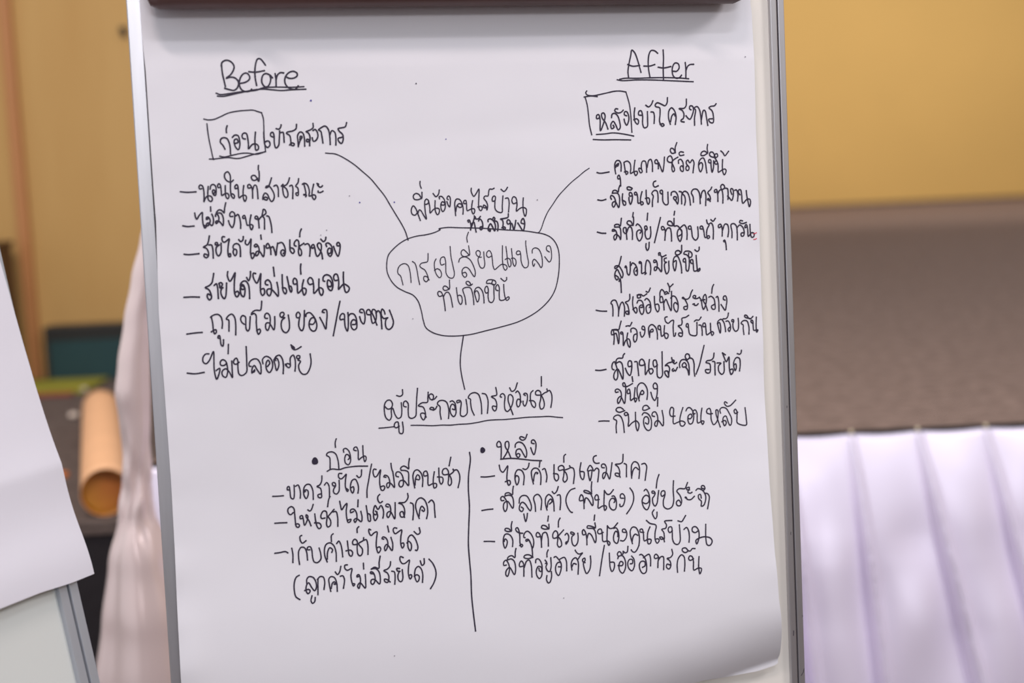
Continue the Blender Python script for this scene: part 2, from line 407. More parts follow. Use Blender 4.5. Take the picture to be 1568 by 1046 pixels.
# pen tray and legs below and behind the frame
bobj('pen_tray', join(box(.05, WB - .05, YB - .02, YB - .016, 0.004, .06), box(.05, WB - .05, YB - .016, YB - .004, .056, .06)), m_alu, root)
inv = BM.inverted()
def leg(xb_, foot, y0=YB + .25):
    a = Vector((xb_, y0, -.032)); f = inv @ foot
    bobj('leg', join(tube_bm(a, f, .011, .009, 16)), m_alu, root)
    bobj('leg_foot', tube_bm(f + Vector((0, 0, 0)), f + (a - f).normalized() * .04, .014, .014, 16), m_black, root)
cw = b2w(WB / 2, YB, 0)
nb = Vector((bz.x, bz.y, 0)).normalized(); hb = Vector((bx.x, bx.y, 0)).normalized()
for s in (-1, 1):
    F0 = b2w(WB / 2 + s * .24, YB, -.03); leg(WB / 2 + s * .22, Vector((F0.x, F0.y, 0.012)) + nb * .10 + hb * s * .05, YB + .01)
    F0 = b2w(WB / 2 + s * .15, YB, -.03); leg(WB / 2 + s * .12, Vector((F0.x, F0.y, 0.012)) - nb * .38 + hb * s * .02)

def pen_mark(pts, w=.0007):
    V, Fc = [], []
    for k, (x, y) in enumerate(pts):
        a = Vector(pts[max(0, k - 1)]); b = Vector(pts[min(len(pts) - 1, k + 1)]); tq = (b - a).normalized(); q = Vector((-tq.y, tq.x)) * w * .5
        V += [(x + q.x, y + q.y, .0062), (x - q.x, y - q.y, .0062)]
    Fc = [(2 * k, 2 * k + 1, 2 * k + 3, 2 * k + 2) for k in range(len(pts) - 1)]
    mesh_obj('pen_mark', V, Fc, m_ink, root)
pen_mark([(WB - .0012, -.4175), (WB - .0022, -.4215), (WB - .0052, -.4255)])
pen_mark([(WB - .0125, -.372), (WB - .0128, -.378)], .0009)
pen_mark([(WB - .0010, -.3555), (WB - .0011, -.3575)], .0006)
pen_mark([(WB - .0120, -.2585), (WB - .0123, -.2620)], .0006)
pen_mark([(WB - .0118, -.1150), (WB - .0120, -.1175)], .0006)

# ---------------------------------------------------------------- the written sheet

def zsheet(x, y):                                      # how far the paper stands off the board at (x, y)
    q = (x - 0.67152) * -0.21086 + (y - -0.40029) * 0.97752   # distance above the curl line at the lower right
    fade = 1 / (1 + math.exp(-(x - .33) / .07))
    z = .0085 + .0015 * math.sin(3.1 * y + 1) ** 2
    if q > 0: z += fade * .028 * (1 - (1 - min(1, q / .08)) ** 2.2) * math.exp(-max(0, q - .08) ** 2 / .030)
    z += (1 - fade) * .010 * math.exp(-((y + .335) / .10) ** 2)
    z += .004 * math.exp(-((x - .02) / .02) ** 2) * math.exp(-((y + .33) / .05) ** 2)
    z += .0016 * noise.noise(Vector((x * 5.5, y * 7.5, 1.7))) + .00045 * noise.noise(Vector((x * 17, y * 21, 5.2)))
    e = min(x - .012, .668 - x)
    z += (.0014 + .0022 / (1 + math.exp((y + .12) / .03))) * math.exp(-max(0, e) / .018) * noise.noise(Vector((x * 4, y * 24, 9.0)))
    c1 = (y - .196) - .06 * (x - .3); z += -.0005 * math.exp(-(c1 / .016) ** 2) * math.exp(-((x - .4) / .25) ** 2)
    c2 = (y + .055) - .10 * (x - .5); z += .0005 * math.exp(-(c2 / .018) ** 2) * math.exp(-((x - .6) / .16) ** 2)
    g = min(1, max(0, (y - .27) / .04)); z = z * (1 - g) + .0082 * g
    return max(z, .0072)

SL = [(0.3357, 0.0131), (0.307, 0.0132), (0.2878, 0.0138), (0.2698, 0.0146), (0.2106, 0.0146), (0.1523, 0.0147), (0.1197, 0.0151), (0.0282, 0.0119), (-0.0512, 0.0126), (-0.1446, 0.0132), (-0.2182, 0.0124), (-0.2677, 0.0113), (-0.3439, 0.0104), (-0.4239, 0.0124)]
SR = [(0.3299, 0.6595), (0.3194, 0.6607), (0.2629, 0.6609), (0.1919, 0.6606), (0.1563, 0.6608), (0.0486, 0.6601), (-0.0383, 0.6595), (-0.1252, 0.6579), (-0.197, 0.6556), (-0.2759, 0.6559), (-0.3272, 0.6581), (-0.371, 0.6639), (-0.3944, 0.6665), (-0.407, 0.6659), (-0.487, 0.6359)]
def lerp_tab(tab, y):
    if y >= tab[0][0]: return tab[0][1]
    for (ya, xa_), (yb_, xb_) in zip(tab, tab[1:]):
        if ya >= y >= yb_:
            f = (ya - y) / (ya - yb_); return xa_ * (1 - f) + xb_ * f
    return tab[-1][1]
BOT = [(0.6663, -0.4063), (0.6619, -0.4088), (0.6411, -0.4132), (0.6033, -0.4155), (0.5727, -0.4145), (0.5452, -0.4187), (0.4832, -0.4265), (0.3636, -0.4282), (0.1543, -0.4259), (0.0011, -0.4204)]                                            # bottom edge of the sheet: (x, y), right to left
def bot_y(x):
    t = sorted(BOT)
    if x <= t[0][0]: return t[0][1]
    for (xa_, ya), (xb_, yb_) in zip(t, t[1:]):
        if xa_ <= x <= xb_: return ya + (yb_ - ya) * (x - xa_) / (xb_ - xa_)
    return t[-1][1]
yt_s = CB + .05
nx, ny = 220, 300
V = []
for j in range(ny + 1):
    for i in range(nx + 1):
        u = i / nx
        y = yt_s; 
        for _ in range(3):
            xa_, xb_ = lerp_tab(SL, y), lerp_tab(SR, y); x = xa_ + (xb_ - xa_) * u
            y = yt_s + (bot_y(x) - yt_s) * j / ny
        V.append((x, y, zsheet(x, y)))
Fc = [(j * (nx + 1) + i, (j + 1) * (nx + 1) + i, (j + 1) * (nx + 1) + i + 1, j * (nx + 1) + i + 1) for j in range(ny) for i in range(nx)]
sheet = mesh_obj('written_sheet', V, Fc, m_paper, smooth=True); sheet.matrix_world = BM
tag(sheet, 'large white paper sheet covered in black Thai handwriting, headed Before and After', 'paper sheet')
ink_dz = .00035

def smooth_line(pts):
    out = []
    n = len(pts)
    P = [Vector(p) for p in pts]
    if n == 2: return [P[0].lerp(P[1], k / 6) for k in range(7)]
    for k in range(n - 1):
        p0 = P[k - 1] if k else P[0] * 2 - P[1]; p1 = P[k]; p2 = P[k + 1]; p3 = P[k + 2] if k + 2 < n else P[-1] * 2 - P[-2]
        d1 = max((p1 - p0).length ** .5, 1e-5); d2 = max((p2 - p1).length ** .5, 1e-5); d3 = max((p3 - p2).length ** .5, 1e-5)
        m1 = (p2 - p1) + ((p1 - p0) / d1 - (p2 - p0) / (d1 + d2)) * d2
        m2 = (p2 - p1) + ((p3 - p2) / d3 - (p3 - p1) / (d2 + d3)) * d2
        st = max(3, min(24, int((p2 - p1).length / .0011)))
        for s in range(st):
            t = s / st; t2 = t * t; t3 = t2 * t
            out.append(p1 * (2 * t3 - 3 * t2 + 1) + m1 * (t3 - 2 * t2 + t) + p2 * (-2 * t3 + 3 * t2) + m2 * (t3 - t2))
    out.append(P[-1]); return out
def ink_mesh(name, strokes, w, m):
    V, Fc = [], []
    wob = random.random() * 100
    for s in strokes:
        L = smooth_line(s)
        if len(L) < 2: continue
        base = len(V); n = len(L)
        for k, p in enumerate(L):
            a = L[max(0, k - 1)]; b = L[min(n - 1, k + 1)]; t = (b - a)
            if t.length < 1e-7: t = Vector((1, 0))
            t.normalize(); q = Vector((-t.y, t.x))
            hw = w * .5 * (1 + .10 * noise.noise(Vector((p.x * 160, p.y * 160, wob))))
            if k == 0 or k == n - 1: hw *= .96
            for sg in (1, -1):
                c = p + q * hw * sg; V.append((c.x, c.y, zsheet(c.x, c.y) + ink_dz))
        for k in range(n - 1):
            i = base + 2 * k; Fc.append((i, i + 1, i + 3, i + 2))
        for e, rad in ((L[0], .56), (L[-1], .60)):             # rounded pen ends
            b0 = len(V); V.append((e.x, e.y, zsheet(e.x, e.y) + ink_dz * 1.1))
            for k in range(8):
                c = e + Vector((math.cos(k * PI / 4), math.sin(k * PI / 4))) * w * rad
                V.append((c.x, c.y, zsheet(c.x, c.y) + ink_dz * 1.1))
            for k in range(8): Fc.append((b0, b0 + 1 + k, b0 + 1 + (k + 1) % 8))
    return mesh_obj(name, V, Fc, m, sheet)
# pen strokes in tenths of a millimetre on the sheet: name | pen width | stroke ; stroke ; ...
INK = '''
title_word|1.66|888 2735 891 2662 903 2584 913 2527;885 2729 894 2763 921 2782 954 2784 992 2761 1011 2721 998 2677 967 2636 924 2606 966 2616 1010 2609 1042 2575 1043 2536 1020 2497 992 2484 942 2495 907 2507;1059 2552 1113 2562 1154 2590 1159 2618 1135 2652 1102 2649 1070 2614 1052 2558 1060 2507 1086 2477 1125 2469 1159 2477 1171 2490;1323 2730 1299 2767 1273 2795 1248 2792 1227 2745 1215 2678 1214 2600 1223 2530;1155 2666 1220 2661 1308 2674;1364 2628 1326 2645 1297 2634 1277 2587 1282 2542 1307 2513 1335 2516 1359 2552 1368 2596 1359 2633 1385 2602;1415 2641 1420 2584 1418 2516;1422 2584 1437 2627 1467 2651 1500 2648;1521 2610 1554 2593 1599 2594 1634 2614 1636 2642 1603 2662 1563 2655 1521 2616 1507 2565 1521 2520 1565 2485 1610 2481 1640 2514
underline|1.41|818 2460 856 2446 917 2449 1018 2463 1119 2472 1220 2481 1278 2501 1346 2507 1447 2507 1571 2502 1696 2506;830 2431 883 2427 984 2445 1085 2465 1198 2485 1288 2490 1378 2481 1468 2472 1570 2477 1715 2480
box_outline|1.29|681 2206 724 2196 780 2200 848 2226 928 2260 1018 2276 1108 2282 1175 2282 1219 2267 1258 2254;1257 2252 1271 2193 1271 2114 1268 2023 1270 1944 1274 1864;709 2157 712 2085 722 1983 734 1904 748 1814 753 1800;712 1806 756 1805 890 1815 995 1802 1080 1820 1160 1840 1274 1862;815 1832 857 1822 936 1836 1026 1852 1093 1853 1182 1839 1262 1859
handwritten_line|1.60|907 2133 896 2102 896 2066;871 1900 853 1940 830 1969 837 2002 863 2015 896 2006 916 1966 924 1910 923 1851;952 2016 976 2037 1009 2031 1021 1985 1020 1929 1004 1890 980 1913 966 1965 973 1992 996 1997 1005 1963 979 1955;1079 1995 1057 2001 1048 2030 1066 2054 1092 2051 1103 2006 1107 1938 1105 1895 1143 1936 1177 1944 1204 1923 1202 1889 1179 1879 1173 1924 1175 1992 1184 2060;1267 2057 1267 1978 1275 1921 1299 1903 1323 1931 1314 1965 1286 1966 1268 1950;1356 2007 1334 2021 1339 2049 1358 2054 1368 2020 1367 1941 1380 1895 1407 1917 1419 1985 1427 2064;1394 2090 1422 2084 1441 2109 1445 2126;1431 2047 1460 2052 1466 2017 1466 1951;1601 2127 1592 2082 1557 2062 1505 2052 1494 2041 1526 2016 1534 1958 1537 1919 1560 1914 1567 1932 1544 1941 1521 1922;1607 1902 1606 1956 1605 2013 1630 2049 1658 2040 1672 1988 1671 1906;1612 1922 1625 1956 1650 2000 1634 2007 1626 1973;1768 2131 1766 2088 1728 2064 1693 2050 1715 2038 1730 1998 1722 1953 1693 1951 1698 1974 1720 1964 1722 1909;1764 2060 1786 2071 1807 2041 1810 1996 1785 1957 1762 1952 1752 1986;1858 1931 1851 2006 1842 2052 1820 2064 1838 2080 1890 2102 1918 2072 1931 2004 1932 1914;1931 2004 1957 2054 1985 2036 1993 1990 1989 1908;2111 2130 2097 2090 2062 2080 2021 2072 2031 2046 2064 2011 2066 1954 2047 1920 2020 1944 2016 1972 2056 1983
handwritten_line|1.54|407 1490 471 1482 559 1483;617 1513 597 1510 593 1535 607 1550 627 1537 636 1496 636 1431 631 1378 647 1414 673 1437 705 1432 717 1403 702 1381 678 1396 674 1454 683 1531;701 1506 711 1542 736 1551 755 1533 759 1483 748 1439 730 1448 722 1485 733 1497 748 1480 736 1460;803 1523 782 1515 776 1540 791 1556 804 1539 809 1481 812 1436 839 1451 868 1456 883 1433 870 1401 852 1422 849 1472 852 1533;968 1504 949 1501 948 1525 965 1541 975 1528 979 1475 983 1405 1008 1424 1045 1429 1056 1406 1037 1367 1025 1399 1025 1465 1035 1526;1099 1503 1078 1500 1076 1529 1092 1538 1108 1519 1118 1486 1117 1399;1122 1482 1141 1526 1157 1527 1167 1492 1170 1392;1317 1594 1302 1553 1279 1505 1254 1497 1259 1512 1287 1513 1318 1470 1335 1420 1324 1371 1303 1356 1284 1385 1266 1431 1242 1444 1224 1416 1218 1379 1240 1403 1264 1394 1259 1373 1238 1378;1337 1511 1362 1520 1377 1493 1376 1406;1498 1588 1483 1547 1461 1518 1423 1509 1410 1506 1428 1524;1423 1507 1424 1458 1434 1408 1453 1390 1471 1406 1471 1448 1458 1481 1431 1503;1497 1506 1516 1514 1525 1495 1519 1379;1590 1576 1581 1535 1556 1502 1575 1485 1580 1443 1574 1406 1558 1411 1555 1432 1576 1435;935 1586 911 1568 873 1581 851 1615 855 1655 884 1673 905 1642 906 1574 901 1484 910 1421 929 1403 937 1431 915 1449 903 1433;1194 1724 1190 1684;1196 1667 1196 1618 1187 1563 1175 1588 1155 1623 1129 1626 1115 1608 1130 1579 1156 1578 1177 1596;1625 1519 1644 1529 1670 1517 1684 1490 1692 1436 1686 1398 1713 1401 1740 1407 1755 1388 1738 1358 1720 1381 1719 1435 1739 1514;1640 1518 1649 1476 1653 1415 1637 1408 1630 1415 1660 1407 1652 1392;1774 1521 1789 1516 1784 1497 1777 1513 1798 1484 1817 1485 1828 1496;1781 1444 1780 1433 1803 1428 1830 1440
handwritten_line|1.60|410 1149 457 1139 518 1142;534 1271 539 1230 550 1209 576 1245 609 1276 607 1227 611 1153 625 1115 638 1135 618 1144;659 1208 646 1201 647 1221 664 1225 682 1191 667 1150 646 1135 643 1156 664 1167 695 1137 713 1173 712 1222 702 1252;694 1326 693 1285;846 1361 830 1300 824 1259 805 1284 777 1294 752 1274 742 1250;737 1230 739 1248 754 1249 769 1220 762 1179 740 1157 735 1176 758 1184 785 1162 804 1132 813 1177 809 1227 791 1260 759 1262;907 1222 882 1223 880 1248 901 1270 925 1255 926 1205 914 1140 896 1109 873 1141 863 1179;939 1225 961 1241 975 1203 982 1145 979 1100;1032 1201 1009 1197 1008 1218 1025 1227 1035 1192 1041 1147 1047 1126 1089 1132 1104 1115 1086 1078 1075 1100 1074 1157 1090 1227;1149 1183 1129 1192 1134 1213 1151 1212 1161 1170 1164 1096;1165 1178 1200 1210 1219 1193 1220 1135 1217 1081;1200 1218 1211 1259 1216 1280 1232 1275 1241 1241 1208 1214;1248 1212 1265 1207 1279 1165 1288 1098 1289 1044
handwritten_line|1.66|406 863 448 857 549 862;664 1035 653 987 635 946 597 925 625 914 643 880 644 839 623 817 599 833 605 857 636 843;655 945 679 944 689 911 689 812;736 946 719 942 719 963 737 966 739 941 726 917 720 885 729 843 745 830 767 858 774 907 775 956;756 941 734 925;813 1020 793 1021 787 989 802 965 827 974 859 998 848 945 838 871 846 817 862 820 860 849 843 837;894 880 889 860 907 822 925 850 923 883 895 897 892 918 910 942 939 944 958 923 963 881 960 815;953 985 972 964 994 979 1000 1012;1022 974 1016 945 1036 927 1062 959 1076 988 1069 918 1063 843 1076 785 1099 817 1092 842 1067 835;1133 910 1112 903 1105 916 1122 932 1141 914 1151 872 1136 823 1115 812 1121 853 1154 855 1188 800 1202 853 1203 911;1176 1020 1178 981;1247 888 1226 885 1223 910 1241 934 1256 909 1266 867 1266 821;1267 883 1289 899 1306 848 1316 806 1326 864 1340 930;1340 926 1382 936 1408 893 1413 843 1398 798 1378 803 1366 837 1385 861 1409 843 1392 823;1465 957 1462 899 1463 849 1487 819 1504 839 1494 868 1465 878;1524 892 1508 901 1510 930 1536 956 1552 941 1553 886 1545 828 1556 793 1573 802 1575 844 1557 882 1604 917;1588 1064 1573 1032 1567 988;1616 904 1646 911 1665 881 1665 839 1657 785;1710 871 1685 863 1686 893 1703 900 1714 862 1719 812 1734 777 1761 801 1781 859 1779 901 1759 914 1741 894 1751 860 1778 817 1787 750;1781 951 1805 925 1827 941 1833 967;1836 873 1829 899 1850 910 1879 888 1893 845 1886 795 1868 771 1848 789 1844 835 1860 855 1880 846 1872 804 1857 801;1966 875 1945 876 1942 897 1957 911 1973 892 1970 833 1947 767 1925 810 1907 870
handwritten_line|1.72|377 430 454 430 526 424;684 655 673 606 660 561 630 534 590 516 623 497 641 459 646 409 625 390 606 420 612 452 644 434;682 535 704 551 713 513 715 401;734 512 735 537 728 550 749 559 764 543 746 511 737 503 766 506;758 506 743 470 752 420 774 394 789 418 799 484 805 550;824 666 818 623 839 568 869 604 897 653 885 570 878 479 883 429 900 405 923 435 910 463 885 450;944 484 972 478 980 507 963 529 945 509 938 459 948 417 968 404 983 449 982 499 954 517;948 484 942 526 965 558 994 563 1020 530 1028 454 1026 384;1009 597 1026 563 1045 603 1051 655;1100 634 1080 639 1074 602 1107 535 1130 574 1153 631 1145 556 1140 473 1142 432 1157 406 1179 430 1173 476 1144 469;1216 511 1196 516 1194 546 1219 563 1243 539 1252 492 1244 426 1226 398 1203 428 1210 465 1243 468 1286 424 1313 389 1319 455 1310 531;1283 687 1288 599;1367 607 1364 511 1369 436 1388 410 1402 434 1392 468 1363 474;1415 584 1424 525 1433 458 1447 423 1457 448 1447 486 1428 483;1510 508 1481 505 1473 539 1489 565 1509 550 1514 495 1517 411 1543 431 1570 459 1599 449 1596 407 1578 387 1566 417 1563 476 1581 542;1563 706 1557 669 1557 606;1672 499 1639 493 1622 531 1647 564 1671 546 1680 478 1679 398 1710 426 1741 454 1770 439 1774 405 1756 374 1738 399 1733 467 1738 542;1795 518 1781 523 1785 565 1815 584 1852 570 1875 518 1876 459 1857 418 1832 436 1821 487 1829 529 1850 519 1865 485 1855 460 1834 463;1934 523 1900 521 1889 551 1904 584 1925 583 1939 531 1938 472 1933 426 1960 454 1991 478 2028 459 2046 433 2028 396 2007 393 1993 444 1989 529 1993 600
handwritten_line|1.60|382 58 455 64 532 66;626 215 656 234 697 240 728 214 740 155 733 97;634 211 643 152 646 77 656 43 674 59 671 84 651 81 625 66;800 64 804 126 803 176 781 186 806 221 839 234 865 197 871 122 865 22;955 125 932 147 924 185 944 213 972 199 973 149 973 74 988 52 1005 72 1013 130 1021 196;1145 348 1138 290 1127 257 1082 260 1048 245 1033 217 1060 228 1079 210 1078 126 1082 42 1092 12 1115 40 1108 66 1078 51;1192 170 1168 175 1170 209 1191 224 1215 202 1220 143 1208 85 1188 46 1170 70 1177 120 1206 123 1251 49 1263 98 1267 182;1341 169 1346 177 1364 201 1353 223 1327 216 1323 183 1345 169 1370 168 1340 144 1327 86 1342 31 1374 12 1403 40 1412 106 1405 191;705 -6 687 -1 693 22 704 22 709 -16 714 -72 730 -87 738 -55 740 -23;1515 159 1490 160 1487 194 1506 217 1526 192 1514 142 1506 75 1521 32 1537 23 1555 56 1565 148 1572 227;1583 168 1588 193 1622 205 1654 176 1684 115 1689 56 1670 15 1645 12 1617 43 1612 94 1636 144 1665 150 1676 116 1653 83 1624 85;1773 196 1752 203 1766 225 1795 223 1801 176 1791 92 1780 25 1754 86 1726 147;1941 303 1917 212 1889 95 1854 -47;1962 116 1935 113 1932 143 1957 175 1978 166 1978 98 1983 30 2002 -10 2013 37 2018 121 2017 180;2018 138 2041 166 2075 164 2098 125 2104 65 2097 14 2070 -1 2046 26 2045 77 2068 105 2096 91 2090 57 2061 55;2165 172 2140 182 2149 207 2175 205 2190 162 2191 102 2175 54 2151 79 2137 131;2240 146 2215 152 2212 186 2234 202 2254 175 2255 116 2269 55 2296 71 2311 129 2302 190 2277 199 2267 170 2285 122 2311 36;2309 155 2331 184 2352 161 2360 84 2362 -6;2402 145 2395 176 2375 198 2363 169 2367 126 2387 99 2432 104 2412 89 2401 39 2411 -5 2436 -19 2467 1 2486 51 2477 103 2451 181
handwritten_line|1.54|361 -337 433 -349 527 -341;586 -156 554 -156 525 -191 526 -238 553 -254 587 -223 633 -135 633 -217 630 -329 648 -419 674 -369 686 -309 649 -330;786 -72 778 -165;758 -263 729 -284 697 -277 695 -244 719 -224 746 -238 761 -291 761 -357 740 -407 709 -386 707 -344 745 -318 780 -358 806 -414 808 -341 809 -245;882 -261 849 -280 827 -267 833 -235 857 -217 869 -242 867 -317 875 -383 901 -399 949 -369 958 -276 962 -107;999 -311 981 -306 983 -273 1017 -242 1063 -240 1093 -285 1099 -342 1091 -396 1057 -348 1032 -304 1012 -326 1004 -382 1034 -347 1028 -370 1005 -373;1121 -291 1118 -249 1153 -218 1193 -235 1217 -283 1210 -349 1180 -387 1154 -355 1153 -289 1174 -257 1190 -291 1165 -322;1252 -267 1234 -256 1241 -304 1255 -371 1279 -325 1279 -278 1263 -244 1239 -256 1259 -225 1292 -215 1318 -252 1326 -328 1319 -406;1347 -311 1356 -330 1382 -351 1398 -324 1366 -305 1351 -325;1398 -324 1402 -248 1432 -222 1448 -270 1449 -327 1441 -388;1415 -117 1432 -132 1450 -152 1431 -160 1419 -126 1444 -168 1478 -163 1516 -142;1486 -263 1467 -257 1469 -234 1497 -235 1495 -259 1476 -277 1503 -291 1482 -329 1488 -387 1519 -427 1557 -425 1592 -375 1610 -309 1606 -223
handwritten_line|1.35|2843 1503 2841 1467 2852 1433;2857 1390 2851 1327 2823 1370 2789 1380 2764 1355 2773 1321 2811 1315 2851 1327;2800 1184 2773 1156 2743 1166 2735 1213 2757 1254 2781 1228 2800 1176 2824 1099;2804 1176 2819 1209 2836 1200 2859 1157 2889 1109 2882 1181 2879 1258;2879 1258 2884 1300 2902 1318 2923 1298 2913 1269 2882 1262;2923 1298 2932 1230 2933 1170 2961 1199 2996 1219 3031 1209 3027 1167 3010 1150 2993 1176 2987 1228 2992 1296;2974 1373 3003 1338 3030 1362 3042 1406;3040 1315 3037 1336 3063 1339 3088 1309 3098 1257 3091 1206 3068 1180 3052 1208 3052 1259 3069 1284 3094 1266 3085 1249 3059 1250;3131 1303 3119 1316 3133 1341 3150 1332 3154 1281 3143 1226 3128 1247 3117 1282;3203 1134 3200 1202 3201 1270 3218 1304 3249 1302 3277 1259 3287 1198 3282 1147;3207 1176 3219 1227 3242 1256 3268 1250 3275 1224 3249 1217 3224 1239;3316 1253 3296 1258 3300 1283 3318 1289 3325 1257 3330 1179 3361 1191 3401 1198 3411 1176 3394 1141 3379 1169 3381 1229 3392 1281;3385 1412 3381 1383 3407 1326 3440 1363 3466 1401 3463 1328 3455 1234 3462 1183 3479 1173 3493 1203 3481 1220 3446 1213;3631 1403 3608 1393 3582 1396 3570 1367 3561 1324 3530 1325 3514 1305 3540 1265 3552 1222 3541 1175 3538 1209 3508 1232 3507 1206 3529 1201;3629 1270 3607 1267 3605 1297 3623 1322 3640 1313 3632 1253 3632 1184 3659 1153 3703 1147 3710 1215 3722 1318;3705 1389 3735 1365 3758 1381 3775 1406;3749 1293 3776 1294 3786 1255 3775 1148;3867 1243 3831 1232 3816 1267 3834 1305 3860 1295 3871 1226 3861 1151 3890 1173 3927 1189 3966 1175 3969 1136 3953 1093 3938 1137 3935 1215 3942 1288
handwritten_line|1.54|3337 1059 3329 1077 3347 1080 3355 1059 3362 1024 3355 977;3355 981 3380 1040 3405 1108;3371 1041 3394 1057 3405 1005 3413 953;3402 1121 3414 1103 3401 1099 3418 1090 3444 1089 3467 1112;3447 1067 3457 1088 3478 1070 3489 1027 3483 984 3465 972 3455 994 3475 1006 3487 988;3548 1055 3549 1076 3576 1083 3610 1056 3625 1004 3614 953 3590 1005 3573 1032 3550 999 3544 969 3565 951 3566 972 3544 977;3602 1087 3612 1099 3624 1081 3615 1069;3623 1060 3645 1050 3654 1011 3647 956;3771 1127 3766 1092 3722 1081 3681 1075 3703 1065 3710 1026 3704 983 3721 965 3732 982 3713 993 3695 984;3786 1031 3763 1019 3751 1041 3765 1067 3787 1048 3789 1005 3782 958;3789 1014 3803 1026 3822 956 3838 1003 3849 1054;3932 1016 3906 1026 3912 1056 3930 1073 3944 1033 3939 981 3922 941 3895 983 3870 1026
connector_line|1.23|1880 1828 1918 1823 1961 1819 2004 1805 2069 1769 2162 1704 2245 1629 2328 1549 2401 1454 2465 1365 2518 1266 2572 1167 2626 1067 2661 988 2684 901
connector_line|1.04|4678 1575 4628 1546 4557 1493 4477 1435 4407 1373 4326 1293 4264 1211 4203 1130 4160 1049 4117 948 4092 917 4063 914
cloud_outline|1.17|3024 988 2963 965 2876 947 2790 939 2686 915 2598 872 2518 809 2469 752 2447 660 2449 576 2484 489 2540 419 2623 367 2706 325 2755 263 2784 167 2804 47 2826 -23 2893 -78 2995 -116 3098 -130 3220 -131 3326 -122 3468 -96 3610 -70 3843 -15 4044 81 4175 192 4242 292 4284 429 4303 567 4302 706 4274 794 4223 857 4153 895 4065 916 3941 939 3730 960 3485 988 3242 1004 3103 1013 3016 1002 3030 995
connector_line|1.29|3224 -136 3207 -218 3184 -337 3175 -440 3185 -562 3209 -701
handwritten_line|1.08|2607 438 2596 493 2586 532 2561 558 2561 601 2587 642 2635 658 2669 638 2687 577 2694 459;2718 676 2743 656 2761 591 2771 505 2783 432;2888 751 2885 704 2877 666 2847 659 2812 652 2793 628 2809 605 2843 582 2870 525 2877 482 2854 456 2829 480 2835 514 2865 508 2885 473;2970 690 2952 658 2951 581 2970 520 2999 491 3020 518 3007 570 2977 587 2948 571;3054 632 3023 624 3012 664 3027 701 3057 706 3069 669 3069 592 3070 532 3099 488 3138 481 3157 519 3148 597 3131 701 3126 812;3325 811 3329 712 3300 744 3266 773 3243 755 3242 721 3267 701 3298 703 3327 712;3210 645 3222 679 3258 696 3293 693 3335 660 3367 594 3383 525 3372 482 3350 509 3313 571 3279 588 3247 566 3242 515 3269 481 3290 504 3276 534 3245 527;3455 685 3433 686 3404 713 3402 743 3423 757 3445 741 3443 707 3419 669 3425 617 3445 573 3472 570 3489 605 3485 675 3484 739;3566 692 3534 679 3513 699 3519 733 3542 751 3563 727 3573 662 3578 584 3594 547 3631 572 3672 598 3720 585 3729 554 3709 534 3691 561 3683 648 3690 794;3727 784 3734 697 3738 619 3755 566 3772 583 3767 643 3742 660 3713 648;3786 759 3791 677 3797 599 3813 570 3828 597 3825 641 3804 659 3781 656;3330 953 3310 898 3314 850;3873 697 3851 691 3836 707 3849 730 3875 727 3884 693 3885 628 3898 576 3923 549 3953 558 3965 602 3955 675 3947 756 3944 800 3946 833;4011 702 4014 738 4042 755 4079 742 4107 690 4118 616 4112 554 4100 542 4072 589 4029 635 4011 614 4011 578 4021 559 4032 584;4199 704 4170 726 4175 766 4205 768 4222 700 4215 620 4194 597 4158 639 4147 655
handwritten_line|1.23|3102 462 3095 368 3068 395 3042 401 3028 376 3048 355 3094 366;3020 303 2985 296 2970 323 2978 347 3004 343 3024 303 3037 216 3042 143;3032 294 3056 331 3082 334 3106 290 3116 229 3123 177;3172 376 3177 312 3191 225 3211 198 3228 231 3220 288 3199 297 3183 290;3266 195 3259 273 3241 360 3277 375 3321 368 3340 320 3350 242 3352 190;3345 406 3322 392 3287 405 3278 431 3302 438 3323 416 3326 394;3371 318 3363 327 3373 266 3392 213 3410 247 3410 299 3390 334 3362 319 3382 361 3413 369 3447 331 3461 270 3462 201;3512 311 3490 303 3476 330 3484 364 3502 376 3514 345 3509 259 3520 210 3547 200 3570 229 3574 307 3578 385;3578 389 3534 404 3499 406 3509 436 3554 442 3593 427 3600 401 3577 383 3556 403 3567 433;3619 322 3597 332 3599 366 3618 387 3634 356 3630 278 3636 221 3676 219 3731 251 3737 233 3711 213 3695 240 3685 310 3684 384;3656 450 3695 418 3718 434 3719 455
title_word|1.54|5161 2533 5157 2588 5172 2673 5195 2757 5212 2818 5242 2788 5272 2703 5291 2628 5303 2580;5158 2665 5213 2646 5290 2652;5501 2779 5468 2806 5429 2809 5405 2775 5390 2701 5390 2616 5402 2528;5339 2645 5405 2644 5462 2659;5565 2813 5565 2730 5557 2623 5555 2490;5500 2630 5563 2621 5643 2634;5669 2584 5709 2583 5739 2620 5729 2663 5695 2672 5672 2648 5658 2600 5667 2536 5700 2508 5740 2515 5762 2539;5810 2674 5815 2597 5811 2509;5814 2586 5837 2634 5866 2652 5904 2653
underline|1.35|5061 2511 5118 2520 5253 2517 5411 2519 5570 2518 5740 2510 5843 2500;5033 2506 5083 2496 5252 2499 5433 2495 5637 2483 5893 2467
box_outline|1.35|4689 2395 4677 2376 4692 2353 4753 2343 4831 2354 4921 2371 5000 2385 5067 2385 5125 2374;5125 2374 5143 2312 5162 2227 5171 2120 5173 2013 5174 1944;4658 2332 4731 2341 4803 2333;4669 2329 4688 2249 4699 2133 4706 2027 4724 1931;4777 1932 4869 1935 4959 1943 5070 1929 5191 1903;4738 1880 4844 1872 4978 1870 5155 1862
